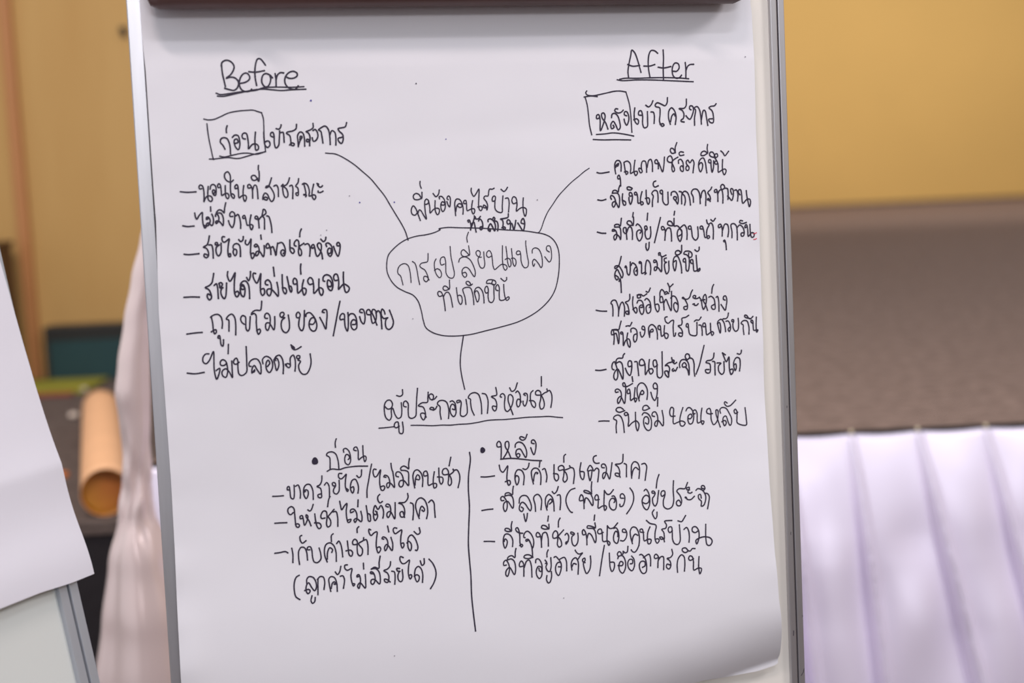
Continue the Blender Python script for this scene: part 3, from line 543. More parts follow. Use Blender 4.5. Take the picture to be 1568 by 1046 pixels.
handwritten_line|1.54|4820 2108 4789 2098 4790 2135 4811 2142 4825 2087 4823 1970 4856 2033 4883 2128 4867 2158 4845 2150 4848 2107 4885 2053 4907 1987;4954 2107 4962 2142 4990 2151 5022 2124 5042 2060 5045 1996 5022 1973 4996 2029 4970 2067 4942 2030 4949 1988 4978 2003 4968 2024;5026 2196 5003 2199 4993 2178 5024 2154 5063 2160 5087 2181;5123 2121 5099 2133 5103 2162 5125 2166 5146 2121 5144 2068 5119 2020 5098 2058 5094 2085;5219 2202 5209 2130 5216 2055 5243 2027 5256 2064 5235 2086 5203 2077;5293 2122 5259 2128 5266 2166 5289 2170 5304 2117 5300 2031 5315 1988 5350 1998 5358 2072 5360 2158;5344 2228 5375 2209 5405 2231 5426 2272;5401 2155 5427 2151 5437 2113 5430 2033;5593 2302 5587 2248 5563 2217 5524 2234 5473 2251 5450 2225 5460 2209 5500 2197 5503 2133 5494 2047 5520 1998 5543 2008 5532 2025 5498 2020;5615 2017 5598 2087 5606 2162 5636 2194 5669 2161 5684 2096 5672 2015;5619 2044 5638 2108 5662 2129 5673 2107;5809 2281 5803 2211 5779 2185 5721 2183 5761 2158 5776 2115 5763 2072 5743 2062 5739 2046 5773 2037;5858 2166 5842 2178 5849 2208 5877 2204 5887 2166 5867 2102 5843 2065 5820 2076 5799 2103;5892 1999 5895 2079 5910 2165 5893 2182 5929 2200 5956 2164 5967 2099 5971 2010;5973 2056 6002 2157 6019 2152 6033 2076 6044 1994;6149 2224 6131 2203 6090 2198 6066 2183 6100 2149 6113 2095 6106 2020 6072 2026 6056 2059 6097 2063
handwritten_line|1.47|4764 1527 4798 1518 4898 1528;4972 1507 4965 1566 4969 1618 4989 1646 5019 1643 5036 1607 5033 1533;4975 1575 4985 1600 5009 1617 4998 1587 4980 1592;5015 1451 4995 1452 4993 1478 5008 1491 5020 1459 5023 1416 5023 1374;5069 1624 5106 1638 5137 1613 5144 1560 5139 1503 5175 1520 5212 1523 5216 1501 5196 1479 5179 1515 5182 1576 5194 1641;5070 1615 5076 1571 5083 1518 5091 1494 5110 1513 5097 1528 5072 1523;5264 1547 5236 1557 5235 1535 5255 1505 5272 1520 5264 1547 5266 1600 5281 1630 5309 1629 5321 1580 5321 1512;5329 1562 5351 1636 5374 1647 5389 1604 5388 1518;5447 1598 5424 1603 5420 1629 5439 1642 5456 1611 5456 1545;5464 1606 5482 1557 5503 1508 5520 1573 5531 1665;5610 1605 5578 1611 5562 1633 5575 1668 5603 1676 5621 1640 5614 1579 5612 1526 5625 1504 5641 1521 5632 1561 5610 1605;5615 1614 5644 1639 5684 1660;5679 1816 5658 1762 5658 1709 5639 1750 5611 1759 5601 1733 5619 1704 5658 1709;5691 1594 5690 1625 5714 1637 5737 1610 5744 1557 5737 1504 5714 1514 5706 1549 5725 1566 5742 1548;5750 1711 5722 1718 5701 1704 5711 1677 5753 1682;5796 1564 5777 1556 5775 1520 5799 1515 5809 1546 5782 1582 5779 1609 5798 1626 5820 1594 5850 1628 5868 1597 5861 1544 5852 1487;5923 1568 5948 1594 5966 1576 5959 1523 5939 1492 5920 1542 5924 1595 5949 1634 5978 1642 5999 1592 6006 1530 6012 1481;6033 1786 6026 1742 6030 1693 5995 1716 5961 1704 5951 1673 5983 1668 6030 1693;6051 1586 6037 1595 6043 1622 6062 1617 6064 1555 6073 1483 6090 1527 6096 1607;6115 1642 6073 1652 6052 1670 6060 1701 6089 1700 6111 1664 6115 1633;6115 1637 6144 1654 6140 1681 6121 1681 6106 1660 6119 1628 6132 1605;6145 1574 6117 1570 6108 1593 6128 1606 6145 1570 6147 1481 6176 1497 6224 1514 6238 1495 6214 1450 6199 1479 6195 1541 6201 1616;6184 1712 6207 1692 6229 1657 6254 1681 6274 1705
handwritten_line|1.54|4761 1235 4804 1227 4850 1237;4914 1236 4904 1254 4911 1276 4930 1271 4951 1243 4958 1191 4934 1150 4919 1175 4927 1201 4955 1208 4991 1144 5003 1198 5003 1259 4986 1295 4926 1301;4926 1301 4937 1327 4969 1328 4991 1308 5000 1347 5014 1379;5041 1288 5035 1231 5049 1169 5068 1169 5071 1199 5042 1218;5141 1262 5118 1263 5118 1298 5138 1297 5150 1262 5143 1210 5125 1171 5111 1211 5110 1246;5149 1345 5117 1361 5094 1356 5098 1334 5139 1328 5149 1341;5206 1273 5178 1274 5175 1296 5193 1300 5208 1251 5214 1180 5258 1196 5270 1174 5248 1161 5238 1206 5248 1267 5260 1302;5307 1317 5307 1247 5314 1185 5327 1165 5342 1193 5334 1233 5297 1230;5372 1140 5375 1200 5386 1253 5370 1280 5402 1312 5430 1304 5440 1251 5437 1185;5420 1412 5397 1402 5391 1367 5409 1347 5446 1360;5494 1266 5469 1280 5467 1307 5491 1308 5493 1257 5495 1187 5522 1152 5550 1158 5554 1220 5555 1286;5591 1253 5597 1284 5635 1291 5662 1260 5672 1206 5662 1153 5645 1185 5618 1217 5623 1235 5651 1229 5646 1203;5686 1290 5714 1280 5710 1222 5709 1156;5742 1141 5753 1185 5745 1239 5721 1266 5747 1290 5780 1273 5801 1219 5810 1139;5846 1168 5844 1226 5825 1271 5847 1305 5889 1306 5916 1267 5923 1205 5924 1150;5933 1213 5950 1275 5974 1292 5991 1247 5986 1127;6063 1322 6050 1298 6015 1264 6038 1227 6041 1183 6008 1188 6018 1201 6040 1169;6120 1268 6096 1265 6094 1287 6116 1295 6129 1250 6130 1166;6133 1250 6154 1285 6178 1288 6190 1230 6187 1146;6173 1293 6168 1329 6189 1348 6212 1327 6207 1301 6178 1291;6216 1305 6245 1299 6252 1245 6248 1183;6295 1235 6282 1271 6287 1298 6306 1292 6314 1243 6292 1168 6269 1191 6246 1219;6330 1278 6349 1282 6366 1232 6359 1161;6390 1227 6372 1250 6378 1281 6399 1280 6409 1230 6420 1132 6470 1174 6503 1173 6511 1137 6495 1091 6483 1138 6471 1201 6465 1268
handwritten_line|1.54|4742 891 4785 878 4833 874;4932 894 4909 895 4914 912 4942 902 4958 866 4952 818 4933 797 4923 833 4949 858 4985 830 4997 798 5004 864 4993 930 4938 936;4938 936 4939 959 4981 963 4999 943 5010 987 5016 1026;5050 862 5033 885 5039 924 5062 923 5065 879 5069 800;5069 870 5099 930 5122 925 5134 876 5131 797;5153 1033 5153 989 5144 946 5120 991 5088 994 5078 971 5105 948 5144 946;5152 1082 5144 1038;5179 944 5193 959 5225 933 5246 880 5238 809 5209 774 5187 803 5185 874 5214 894 5236 880 5221 859;5279 896 5275 927 5294 932 5302 908 5283 887 5276 843 5293 794 5326 797 5342 849 5340 920;5302 895 5283 887;5283 741 5280 701 5295 667 5312 691 5319 753;5315 1069 5306 996;5459 1016 5439 951 5380 750;5497 886 5472 883 5466 914 5484 918 5506 877 5499 771;5505 850 5535 898 5563 896 5575 847 5576 758;5614 1000 5606 921 5580 967 5547 972 5537 942 5569 923 5611 925;5624 1077 5616 1038;5617 916 5648 919 5676 891 5697 850 5693 789 5673 747 5652 781 5645 844 5666 883 5696 868 5692 824 5663 808;5676 891 5729 925 5751 893 5758 830 5753 768;5802 877 5778 878 5777 905 5801 910 5811 863 5822 783 5854 753 5881 780 5886 842 5883 896;5934 871 5911 877 5914 899 5935 902 5952 848 5966 776 6007 796 6018 778 5996 764 5984 802 5991 864 6016 908;5990 967 5998 931 6012 921 6041 933 6059 906 6064 843 6058 758;6040 969 6065 950 6092 980;6153 888 6129 876 6125 903 6149 915 6167 865 6164 785;6171 847 6202 913 6230 907 6242 844 6230 775;6185 721 6178 730 6190 739 6203 693 6206 635;6277 762 6280 824 6273 905 6307 914 6334 885 6341 813 6339 736;6344 871 6373 896 6406 872 6423 818 6412 774 6388 775 6387 806 6418 809;6408 940 6380 945 6374 923 6407 910 6451 920;6459 875 6434 862 6440 893 6455 893 6465 834 6469 766 6509 805 6538 795 6532 759 6507 756 6495 806 6493 896
red_mark|1.04|6533 790 6547 793 6564 801;6532 730 6548 730 6564 738
handwritten_line|1.54|4997 616 4983 566 4962 514 4924 489 4922 512 4962 518 4993 477 5011 423 4996 384 4972 434 4947 479 4922 445 4920 393 4940 365 4957 391 4930 414;4964 351 4975 381 4982 336 4984 230;5054 496 5035 497 5045 514 5053 492 5060 429 5078 411 5091 446 5097 551;5105 516 5120 541 5152 522 5173 468 5166 406 5143 416 5135 461 5160 495 5173 472 5158 451;5222 536 5199 533 5199 551 5218 545 5223 483 5224 421 5260 432 5273 419 5259 412;5264 428 5267 499 5288 564 5315 540 5327 478 5319 407;5385 537 5364 534 5367 560 5390 554 5403 509 5386 448 5367 449 5374 484 5410 474 5446 429 5453 489 5457 578;5425 610 5422 633 5440 636 5442 614 5457 591 5505 606;5508 575 5484 568 5492 532 5511 531 5487 514 5489 443 5506 402 5530 432 5535 538;5591 527 5619 543 5617 481 5601 430 5584 483 5586 536 5602 580 5635 589 5666 523 5677 460 5678 405;5690 704 5681 629 5652 650 5619 641 5617 610 5650 604 5681 625;5727 520 5703 526 5704 552 5724 560 5730 493 5733 430 5751 421 5767 473 5771 562;5771 562 5744 599 5711 610 5727 636 5783 633 5806 605 5795 570 5767 576 5768 616;5815 498 5788 508 5787 539 5808 543 5815 489 5822 417 5860 424 5889 445 5888 423 5864 413 5857 469 5852 585;5840 648 5868 629 5889 646 5891 674
handwritten_line|1.47|4694 52 4744 40 4809 35;4879 -20 4882 59 4875 104 4862 118 4882 147 4914 147 4935 100 4946 47 4941 -24;4946 29 4972 107 4991 124 5012 78 5008 -28;5078 203 5076 154 5061 133 5024 120 5046 94 5058 49 5060 -9 5032 -7 5024 15 5047 23 5059 -13;5114 174 5106 99 5121 19 5143 -5 5154 26 5141 58 5108 37;5157 105 5172 131 5209 125 5230 66 5227 4 5208 -24 5186 6 5184 68 5212 80 5225 57 5197 54;5161 190 5185 197 5202 165 5169 158 5163 181 5203 196 5230 177 5270 197;5265 224 5288 214 5313 257;5247 132 5266 148 5298 120 5311 61 5302 -1 5273 -15 5256 29 5263 64 5291 80 5309 61 5295 49;5356 165 5357 85 5368 22 5388 -6 5406 29 5394 79 5366 76;5446 98 5423 95 5420 144 5440 161 5456 106 5461 13;5459 80 5485 127 5511 68 5540 -1 5549 92 5554 208;5420 153 5423 206 5443 236 5470 208 5478 181 5511 193;5474 195 5493 211 5520 188;5514 299 5532 254 5531 209;5534 254 5573 287;5542 137 5566 158 5594 148 5620 88 5621 17 5605 -20 5579 10 5573 64 5591 86 5618 62;5794 211 5779 187 5758 134 5729 114 5673 130 5683 138 5714 92 5731 46 5720 2 5691 8 5688 31 5726 38;5814 118 5796 132 5806 150 5830 144 5819 118 5847 116 5871 128;5793 56 5812 60 5807 47 5835 41 5854 57;5867 128 5889 100 5900 28 5913 -9 5939 35 5952 115 5939 156 5919 134 5913 90 5939 44 5960 -20;5884 92 5932 98;6041 258 6025 227 6015 165;5980 122 6005 131 6037 105 6049 46 6046 -12 6018 -10 6007 22 6039 38;6066 117 6081 126 6093 80 6093 -37;6169 80 6149 90 6154 121 6176 125 6189 84 6181 21 6165 -32 6138 5 6120 33
handwritten_line|1.47|4879 -220 4856 -223 4855 -183 4872 -171 4882 -251 4874 -326;4883 -224 4903 -208 4928 -325 4938 -245 4927 -183 4863 -170;4863 -170 4909 -168 4936 -174 4952 -131 4968 -83;4981 -221 4958 -220 4958 -202 4977 -203 4983 -266 4982 -350 5010 -294 5043 -279 5060 -315 5052 -372 5035 -349 5024 -277 5036 -216;5021 -140 5049 -137 5063 -142 5088 -104;5074 -205 5075 -174 5104 -165 5135 -186 5142 -240 5130 -302 5111 -318 5098 -282 5110 -238 5138 -231;5223 -192 5200 -181 5207 -151 5225 -156 5233 -192 5221 -245 5196 -270 5182 -247 5178 -216;5283 -276 5274 -213 5281 -160 5314 -139 5355 -173 5371 -236 5370 -300;5284 -258 5293 -205 5321 -189 5325 -216 5301 -219;5410 -203 5384 -192 5388 -157 5407 -158 5413 -221 5420 -275 5469 -242 5496 -262 5480 -301 5462 -295 5450 -241 5458 -161;5491 -65 5467 -72 5474 -118 5502 -137 5536 -112 5562 -107 5556 -176 5556 -248 5561 -284 5575 -276 5581 -249;5740 -63 5706 -82 5659 -93 5662 -129 5651 -164 5613 -170 5649 -208 5661 -254 5650 -289 5617 -278 5619 -251 5656 -254;5730 -195 5707 -185 5713 -154 5727 -155 5733 -222 5745 -273 5792 -291 5820 -286 5828 -228 5831 -148;5803 -133 5823 -120 5856 -122 5881 -92;5854 -176 5877 -182 5887 -232 5886 -290;5924 -198 5900 -197 5904 -161 5925 -162 5932 -234 5939 -289 6002 -257 6020 -276 6000 -300 5988 -256 5987 -166;6068 -175 6092 -163 6104 -209 6096 -280 6076 -207 6073 -153 6113 -128 6140 -157 6156 -221 6159 -266;6137 -125 6175 -123 6195 -97 6201 -66;6169 -154 6193 -151 6215 -188 6217 -243 6202 -269 6189 -241 6219 -216;6250 -163 6236 -158 6241 -140 6260 -146 6259 -164 6249 -181 6251 -236 6274 -271 6303 -257 6315 -194 6313 -131;6371 -311 6366 -243 6368 -206 6345 -187 6370 -160 6413 -164 6434 -228 6430 -310;6453 -139 6419 -133 6391 -117 6392 -99 6416 -105 6434 -133 6457 -144 6487 -119;6479 -195 6461 -176 6466 -158 6483 -168 6484 -231 6490 -273 6524 -270 6538 -271 6522 -297 6519 -234 6527 -130
handwritten_line|1.54|4657 -595 4704 -601 4771 -594;4861 -604 4843 -594 4845 -541 4870 -516 4886 -553 4901 -625 4898 -687 4878 -717 4856 -693 4863 -640 4902 -598 4928 -644 4955 -713 4963 -629 4952 -539 4929 -520 4897 -531;4886 -553 4893 -500 4917 -482 4964 -482 4974 -452 4989 -437;5056 -577 5028 -580 5021 -548 5036 -518 5059 -524 5064 -573 5053 -644 5037 -678 5011 -650 4990 -597;5061 -693 5066 -743;5100 -531 5123 -533 5131 -596 5136 -683;5215 -565 5186 -577 5154 -570 5156 -526 5180 -508 5203 -529 5214 -592 5214 -680 5249 -630 5291 -620 5302 -652 5274 -678 5257 -649 5256 -586 5266 -520;5354 -583 5320 -604 5306 -571 5314 -532 5338 -529 5350 -574 5346 -654 5352 -713 5379 -726 5404 -703 5409 -596 5415 -444;5521 -514 5524 -559 5481 -569 5442 -598 5470 -596 5492 -628 5480 -681 5473 -726 5442 -697 5434 -660 5467 -658 5475 -690;5530 -541 5548 -547 5542 -569 5529 -559 5551 -583 5575 -571;5534 -636 5519 -648 5533 -665 5547 -650 5556 -664 5582 -625;5610 -627 5607 -591 5633 -548 5675 -546 5707 -580 5717 -643 5711 -719 5698 -660 5671 -627 5643 -625 5640 -598 5664 -577 5686 -605 5680 -627;5698 -552 5677 -515 5692 -485 5720 -491 5728 -527 5699 -548;5698 -552 5728 -532 5760 -543 5776 -602 5772 -674 5777 -732;5900 -405 5871 -500 5837 -615 5794 -711;6011 -496 6002 -545 5977 -568 5924 -576 5914 -593 5956 -609 5963 -659 5951 -708 5913 -705 5903 -673 5943 -672;5991 -585 6014 -591 6015 -654 6014 -735;6042 -606 6089 -612 6059 -639 6060 -702 6092 -735 6117 -715 6123 -598;6109 -498 6122 -534 6152 -600 6183 -547 6184 -620 6185 -692 6201 -745 6227 -713 6219 -685 6190 -692;6109 -498 6142 -522;6235 -646 6260 -629 6266 -670 6251 -705 6235 -650 6243 -596 6274 -560 6306 -573 6313 -637 6302 -710;6283 -518 6309 -527 6326 -516 6333 -485
handwritten_line|1.47|4894 -847 4866 -849 4866 -822 4891 -815 4922 -840 4929 -893 4907 -954 4887 -972 4885 -926 4919 -897 4959 -977 4974 -905 4983 -826;4985 -791 4957 -789 4953 -757 4969 -752 4981 -781 4983 -826;4980 -799 5018 -788 5060 -767;5022 -869 4999 -872 5001 -836 5020 -824 5031 -874 5032 -950 5065 -930 5101 -932 5082 -971 5073 -930 5088 -815;5127 -959 5110 -888 5114 -808 5149 -768 5185 -773 5220 -824 5226 -887 5215 -949;5126 -934 5142 -882 5167 -848 5185 -876 5165 -894 5147 -886;5331 -841 5303 -839 5294 -803 5316 -777 5338 -797 5339 -859 5326 -930 5303 -969 5279 -936 5264 -877;5339 -940 5331 -1030
handwritten_line|1.41|4661 -1149 4712 -1149 4774 -1155;4850 -1287 4850 -1216 4858 -1155 4827 -1135 4833 -1113 4876 -1096 4907 -1114 4931 -1178 4938 -1289;4943 -1041 4912 -1017 4871 -1021 4860 -1044 4891 -1068 4956 -1055;4996 -1098 4963 -1109 4950 -1086 4974 -1074 4991 -1093 4996 -1165 4988 -1228 5031 -1194 5079 -1175 5109 -1209 5101 -1261 5089 -1285 5075 -1242 5074 -1171 5077 -1082;5152 -1114 5172 -1093 5213 -1105 5247 -1156 5252 -1219 5235 -1280 5206 -1289 5172 -1249 5163 -1186 5178 -1142 5206 -1140 5223 -1172 5211 -1220 5184 -1205;5240 -1049 5209 -1015 5172 -1022 5162 -1061 5187 -1067 5240 -1049;5290 -1142 5263 -1131 5274 -1096 5302 -1093 5323 -1135 5324 -1198 5306 -1250 5288 -1240 5295 -1204 5329 -1189 5379 -1251 5390 -1184 5380 -1084;5523 -1154 5476 -1151 5465 -1109 5487 -1056 5510 -1068 5504 -1148 5503 -1237 5542 -1227 5599 -1213 5635 -1238 5609 -1270 5581 -1261 5576 -1198 5595 -1128 5619 -1069;5653 -1105 5669 -1079 5697 -1074 5728 -1110 5737 -1183 5714 -1248 5685 -1252 5669 -1214 5677 -1160 5707 -1145 5719 -1172 5694 -1197 5677 -1192;5754 -1144 5730 -1146 5737 -1111 5761 -1104 5778 -1141 5780 -1248 5833 -1230 5853 -1236 5835 -1270 5819 -1233 5823 -1162 5838 -1091;5956 -1158 5923 -1160 5891 -1144 5898 -1109 5927 -1099 5939 -1134 5938 -1224 5962 -1281 6002 -1247 6021 -1176 6020 -1127 6001 -1121 5998 -1166 6013 -1229 6036 -1310;6051 -1160 6044 -1124 6069 -1100 6116 -1111 6150 -1167 6174 -1232 6165 -1290 6150 -1302 6130 -1256 6110 -1196 6081 -1207 6072 -1261 6088 -1302 6110 -1272 6097 -1244 6059 -1255;6134 -1054 6111 -1039 6101 -1051 6127 -1089 6165 -1087 6236 -1031;6251 -1165 6221 -1177 6209 -1145 6225 -1128 6242 -1156 6237 -1228 6238 -1282 6340 -1311 6345 -1244 6340 -1122
handwritten_line|1.41|2481 -717 2515 -728 2542 -713 2545 -661;2351 -824 2379 -852 2414 -846 2432 -804 2414 -764 2380 -761 2350 -798 2343 -883 2357 -945 2390 -971 2413 -940 2417 -863 2431 -847 2453 -917 2481 -958 2512 -948 2526 -888 2525 -798;2490 -1041 2455 -1056 2437 -1037 2453 -999 2479 -997 2485 -1049 2490 -1114 2520 -1121 2531 -1087 2527 -1001;2574 -844 2549 -834 2551 -795 2573 -781 2597 -811 2594 -885 2599 -954 2624 -969 2668 -951 2681 -865 2691 -762 2705 -658;2816 -706 2810 -762 2802 -811 2745 -813 2704 -842 2751 -857 2771 -898 2774 -958 2753 -996 2728 -964 2726 -925 2765 -927 2780 -968;2834 -781 2822 -745 2845 -725 2870 -744 2859 -791 2842 -786 2877 -784 2903 -758;2854 -895 2824 -884 2838 -868 2868 -879 2858 -900 2885 -888 2901 -862;2940 -1001 2932 -935 2934 -866 2908 -838 2924 -809 2968 -803 3006 -824 3025 -890 3026 -951 3019 -998;3046 -822 3068 -815 3097 -843 3104 -896 3100 -956 3077 -985 3048 -953 3042 -891 3066 -850 3092 -869 3090 -912 3068 -902;3146 -834 3120 -840 3119 -819 3152 -817 3164 -839 3153 -917 3152 -978 3182 -990 3219 -965 3226 -905 3218 -813;3297 -984 3274 -925 3265 -846 3266 -812 3243 -797 3265 -759 3314 -745 3353 -765 3376 -837 3381 -916 3379 -975;3397 -760 3432 -771 3454 -834 3449 -921 3441 -974;3546 -707 3553 -753 3551 -788 3493 -800 3531 -830 3547 -875 3537 -945 3520 -956 3500 -929 3501 -903 3536 -909;3603 -814 3590 -808 3596 -787 3619 -777 3640 -803 3631 -890 3636 -952 3658 -972 3690 -947 3720 -888 3728 -827 3707 -795 3685 -797 3673 -849 3688 -912 3717 -1008;3697 -721 3718 -760 3750 -749 3783 -675;3762 -775 3780 -760 3805 -797 3807 -859 3795 -919 3776 -931 3763 -891 3780 -848 3807 -859 3814 -881;3863 -814 3846 -800 3859 -790 3882 -798 3886 -838 3872 -898 3852 -928 3836 -905 3835 -874;3950 -768 3927 -788 3917 -858 3933 -929 3959 -950 3972 -914 3949 -878 3907 -873;4029 -822 3980 -814 3979 -783 4004 -769 4031 -787 4031 -857 4014 -926 4026 -971 4053 -964 4067 -921 4058 -868 4042 -831;4042 -823 4080 -799 4107 -788 4104 -761;4050 -625 4045 -724;4103 -792 4130 -778 4151 -813 4154 -874 4137 -960
underline|1.23|2276 -1046 2334 -1046 2429 -1043;2616 -1042 2724 -1050 2845 -1063 2950 -1065 3037 -1072 3125 -1070 3231 -1072 3328 -1065 3444 -1051 3551 -1052 3611 -1055 3729 -1053 3864 -1049 3999 -1053 4116 -1057 4196 -1071 4259 -1080
handwritten_line|1.41|1824 -1123 1811 -1161 1811 -1210;1743 -1429 1747 -1361 1744 -1310 1714 -1286 1729 -1261 1776 -1256 1809 -1280 1830 -1351 1834 -1441;1894 -1268 1892 -1240 1914 -1229 1946 -1257 1961 -1319 1956 -1378 1934 -1404 1905 -1383 1901 -1331 1919 -1294 1943 -1304 1950 -1335 1937 -1347;2023 -1263 1999 -1253 2007 -1228 2029 -1225 2044 -1265 2045 -1360 2078 -1337 2117 -1327 2124 -1357 2108 -1386 2096 -1329 2096 -1217;1712 -1454 1758 -1435 1842 -1446 1898 -1432 2013 -1426 2133 -1434
handwritten_line|1.47|1139 -1668 1189 -1671 1247 -1671;1309 -1615 1292 -1614 1296 -1584 1311 -1581 1318 -1633 1325 -1702 1349 -1712 1360 -1671 1363 -1573;1378 -1583 1404 -1572 1418 -1607 1424 -1659 1419 -1710;1475 -1646 1458 -1654 1460 -1688 1479 -1722 1502 -1683 1501 -1640 1476 -1629 1457 -1662 1465 -1603 1492 -1575 1525 -1578 1551 -1636 1552 -1734;1654 -1499 1649 -1550 1626 -1591 1596 -1604 1632 -1626 1640 -1678 1635 -1724 1606 -1718 1603 -1692 1633 -1686;1676 -1595 1699 -1571 1719 -1599 1723 -1676 1720 -1719;1726 -1721 1710 -1752 1695 -1824;1790 -1613 1764 -1611 1758 -1581 1779 -1578 1791 -1596 1785 -1622 1770 -1642 1765 -1680 1793 -1701 1820 -1676 1828 -1617 1829 -1561;1861 -1489 1831 -1488 1827 -1527 1849 -1546 1880 -1527 1907 -1499 1895 -1562 1892 -1639 1909 -1684 1919 -1667 1902 -1653;1954 -1645 1972 -1637 1978 -1672 1962 -1705 1944 -1670 1945 -1618 1967 -1568 1997 -1561 2020 -1607 2026 -1659 2017 -1708;2015 -1525 2037 -1547 2059 -1533 2069 -1469;2177 -1418 2160 -1481 2137 -1583 2114 -1684 2110 -1761;2221 -1477 2199 -1471 2187 -1501 2203 -1554 2225 -1547 2268 -1483 2255 -1558 2252 -1644 2264 -1697 2285 -1703 2302 -1674 2292 -1656 2262 -1662;2381 -1426 2384 -1473 2389 -1500;2319 -1567 2298 -1561 2307 -1545 2337 -1556 2356 -1601 2352 -1661 2334 -1681 2322 -1658 2333 -1629 2367 -1636 2403 -1683 2403 -1605 2395 -1511;2452 -1574 2427 -1563 2433 -1525 2464 -1523 2492 -1560 2502 -1622 2495 -1669 2472 -1684 2452 -1661 2467 -1619 2506 -1618 2553 -1676 2558 -1618 2557 -1531 2525 -1513 2486 -1508;2486 -1508 2479 -1486 2510 -1465 2540 -1477 2565 -1501 2567 -1454 2579 -1392;2618 -1705 2609 -1639 2607 -1570 2629 -1524 2659 -1518 2692 -1551 2709 -1613 2701 -1697;2624 -1675 2633 -1606 2656 -1569 2677 -1593 2671 -1623 2641 -1616;2760 -1586 2725 -1588 2723 -1549 2750 -1538 2765 -1574 2767 -1691 2812 -1677 2851 -1681 2849 -1715 2826 -1725 2818 -1691 2822 -1622 2836 -1554;2886 -1518 2884 -1601 2887 -1662 2903 -1691 2922 -1665 2920 -1621 2868 -1610;2978 -1591 2935 -1592 2921 -1569 2933 -1535 2964 -1527 2985 -1557 2985 -1635 2977 -1695 2993 -1712 3012 -1690 3011 -1637 2991 -1592;2995 -1601 3046 -1562 3038 -1542;3021 -1413 2998 -1501;3042 -1557 3077 -1551 3101 -1592 3104 -1653 3081 -1740
handwritten_line|1.54|1145 -1949 1197 -1950 1265 -1954;1337 -1856 1310 -1875 1286 -1852 1289 -1809 1324 -1791 1347 -1814 1352 -1875 1355 -1960 1361 -2003 1382 -2013 1395 -1993 1376 -1975 1354 -1981;1425 -1924 1408 -1926 1405 -1901 1427 -1894 1437 -1933 1446 -1998 1474 -1954 1485 -1904 1469 -1889 1468 -1915 1491 -1947 1512 -2008;1489 -1840 1509 -1854 1527 -1839 1547 -1789;1558 -1889 1562 -1953 1575 -2023 1595 -2048 1617 -2026 1602 -1991 1552 -1982;1660 -1941 1626 -1942 1619 -1916 1648 -1867 1677 -1874 1682 -1938 1673 -2006 1684 -2037 1710 -2026 1718 -1976 1691 -1926;1691 -1930 1759 -1859;1749 -1884 1778 -1883 1792 -1940 1789 -2038;1823 -1779 1829 -1823 1839 -1871 1866 -1835 1896 -1807 1885 -1888 1888 -1974 1899 -2009 1920 -2002 1930 -1978 1900 -1983;2015 -1781 2008 -1851;1961 -1899 1930 -1909 1932 -1879 1962 -1873 1990 -1914 1990 -1983 1971 -2015 1960 -1989 1986 -1974 2035 -2013 2046 -1971 2037 -1905;2096 -1850 2104 -1933 2112 -2011 2129 -2017 2129 -1944 2106 -1933;2191 -1915 2203 -1933 2193 -1954 2168 -1938 2170 -1904 2190 -1854 2218 -1900 2250 -1859 2270 -1896 2274 -1948 2264 -1994;2168 -1938 2169 -1990 2181 -2015 2209 -1976 2204 -1924;2244 -1743 2224 -1762 2223 -1805 2243 -1833 2267 -1820;2327 -1883 2301 -1872 2311 -1852 2337 -1858 2351 -1903 2343 -1962 2320 -1995 2308 -1977 2314 -1943 2345 -1932 2388 -2014 2397 -1933 2402 -1845;2539 -1759 2542 -1798 2506 -1847 2437 -1850 2474 -1870 2497 -1924 2484 -2000 2454 -1998 2448 -1954 2474 -1944 2492 -2006;2564 -1860 2587 -1871 2592 -1932 2579 -2039;2647 -2032 2625 -1961 2616 -1891 2637 -1836 2673 -1816 2711 -1838 2737 -1901 2740 -1979 2725 -2039;2648 -2006 2661 -1938 2681 -1905 2709 -1942 2699 -1963 2682 -1948;2757 -1872 2789 -1849 2813 -1882 2815 -1951 2817 -2033
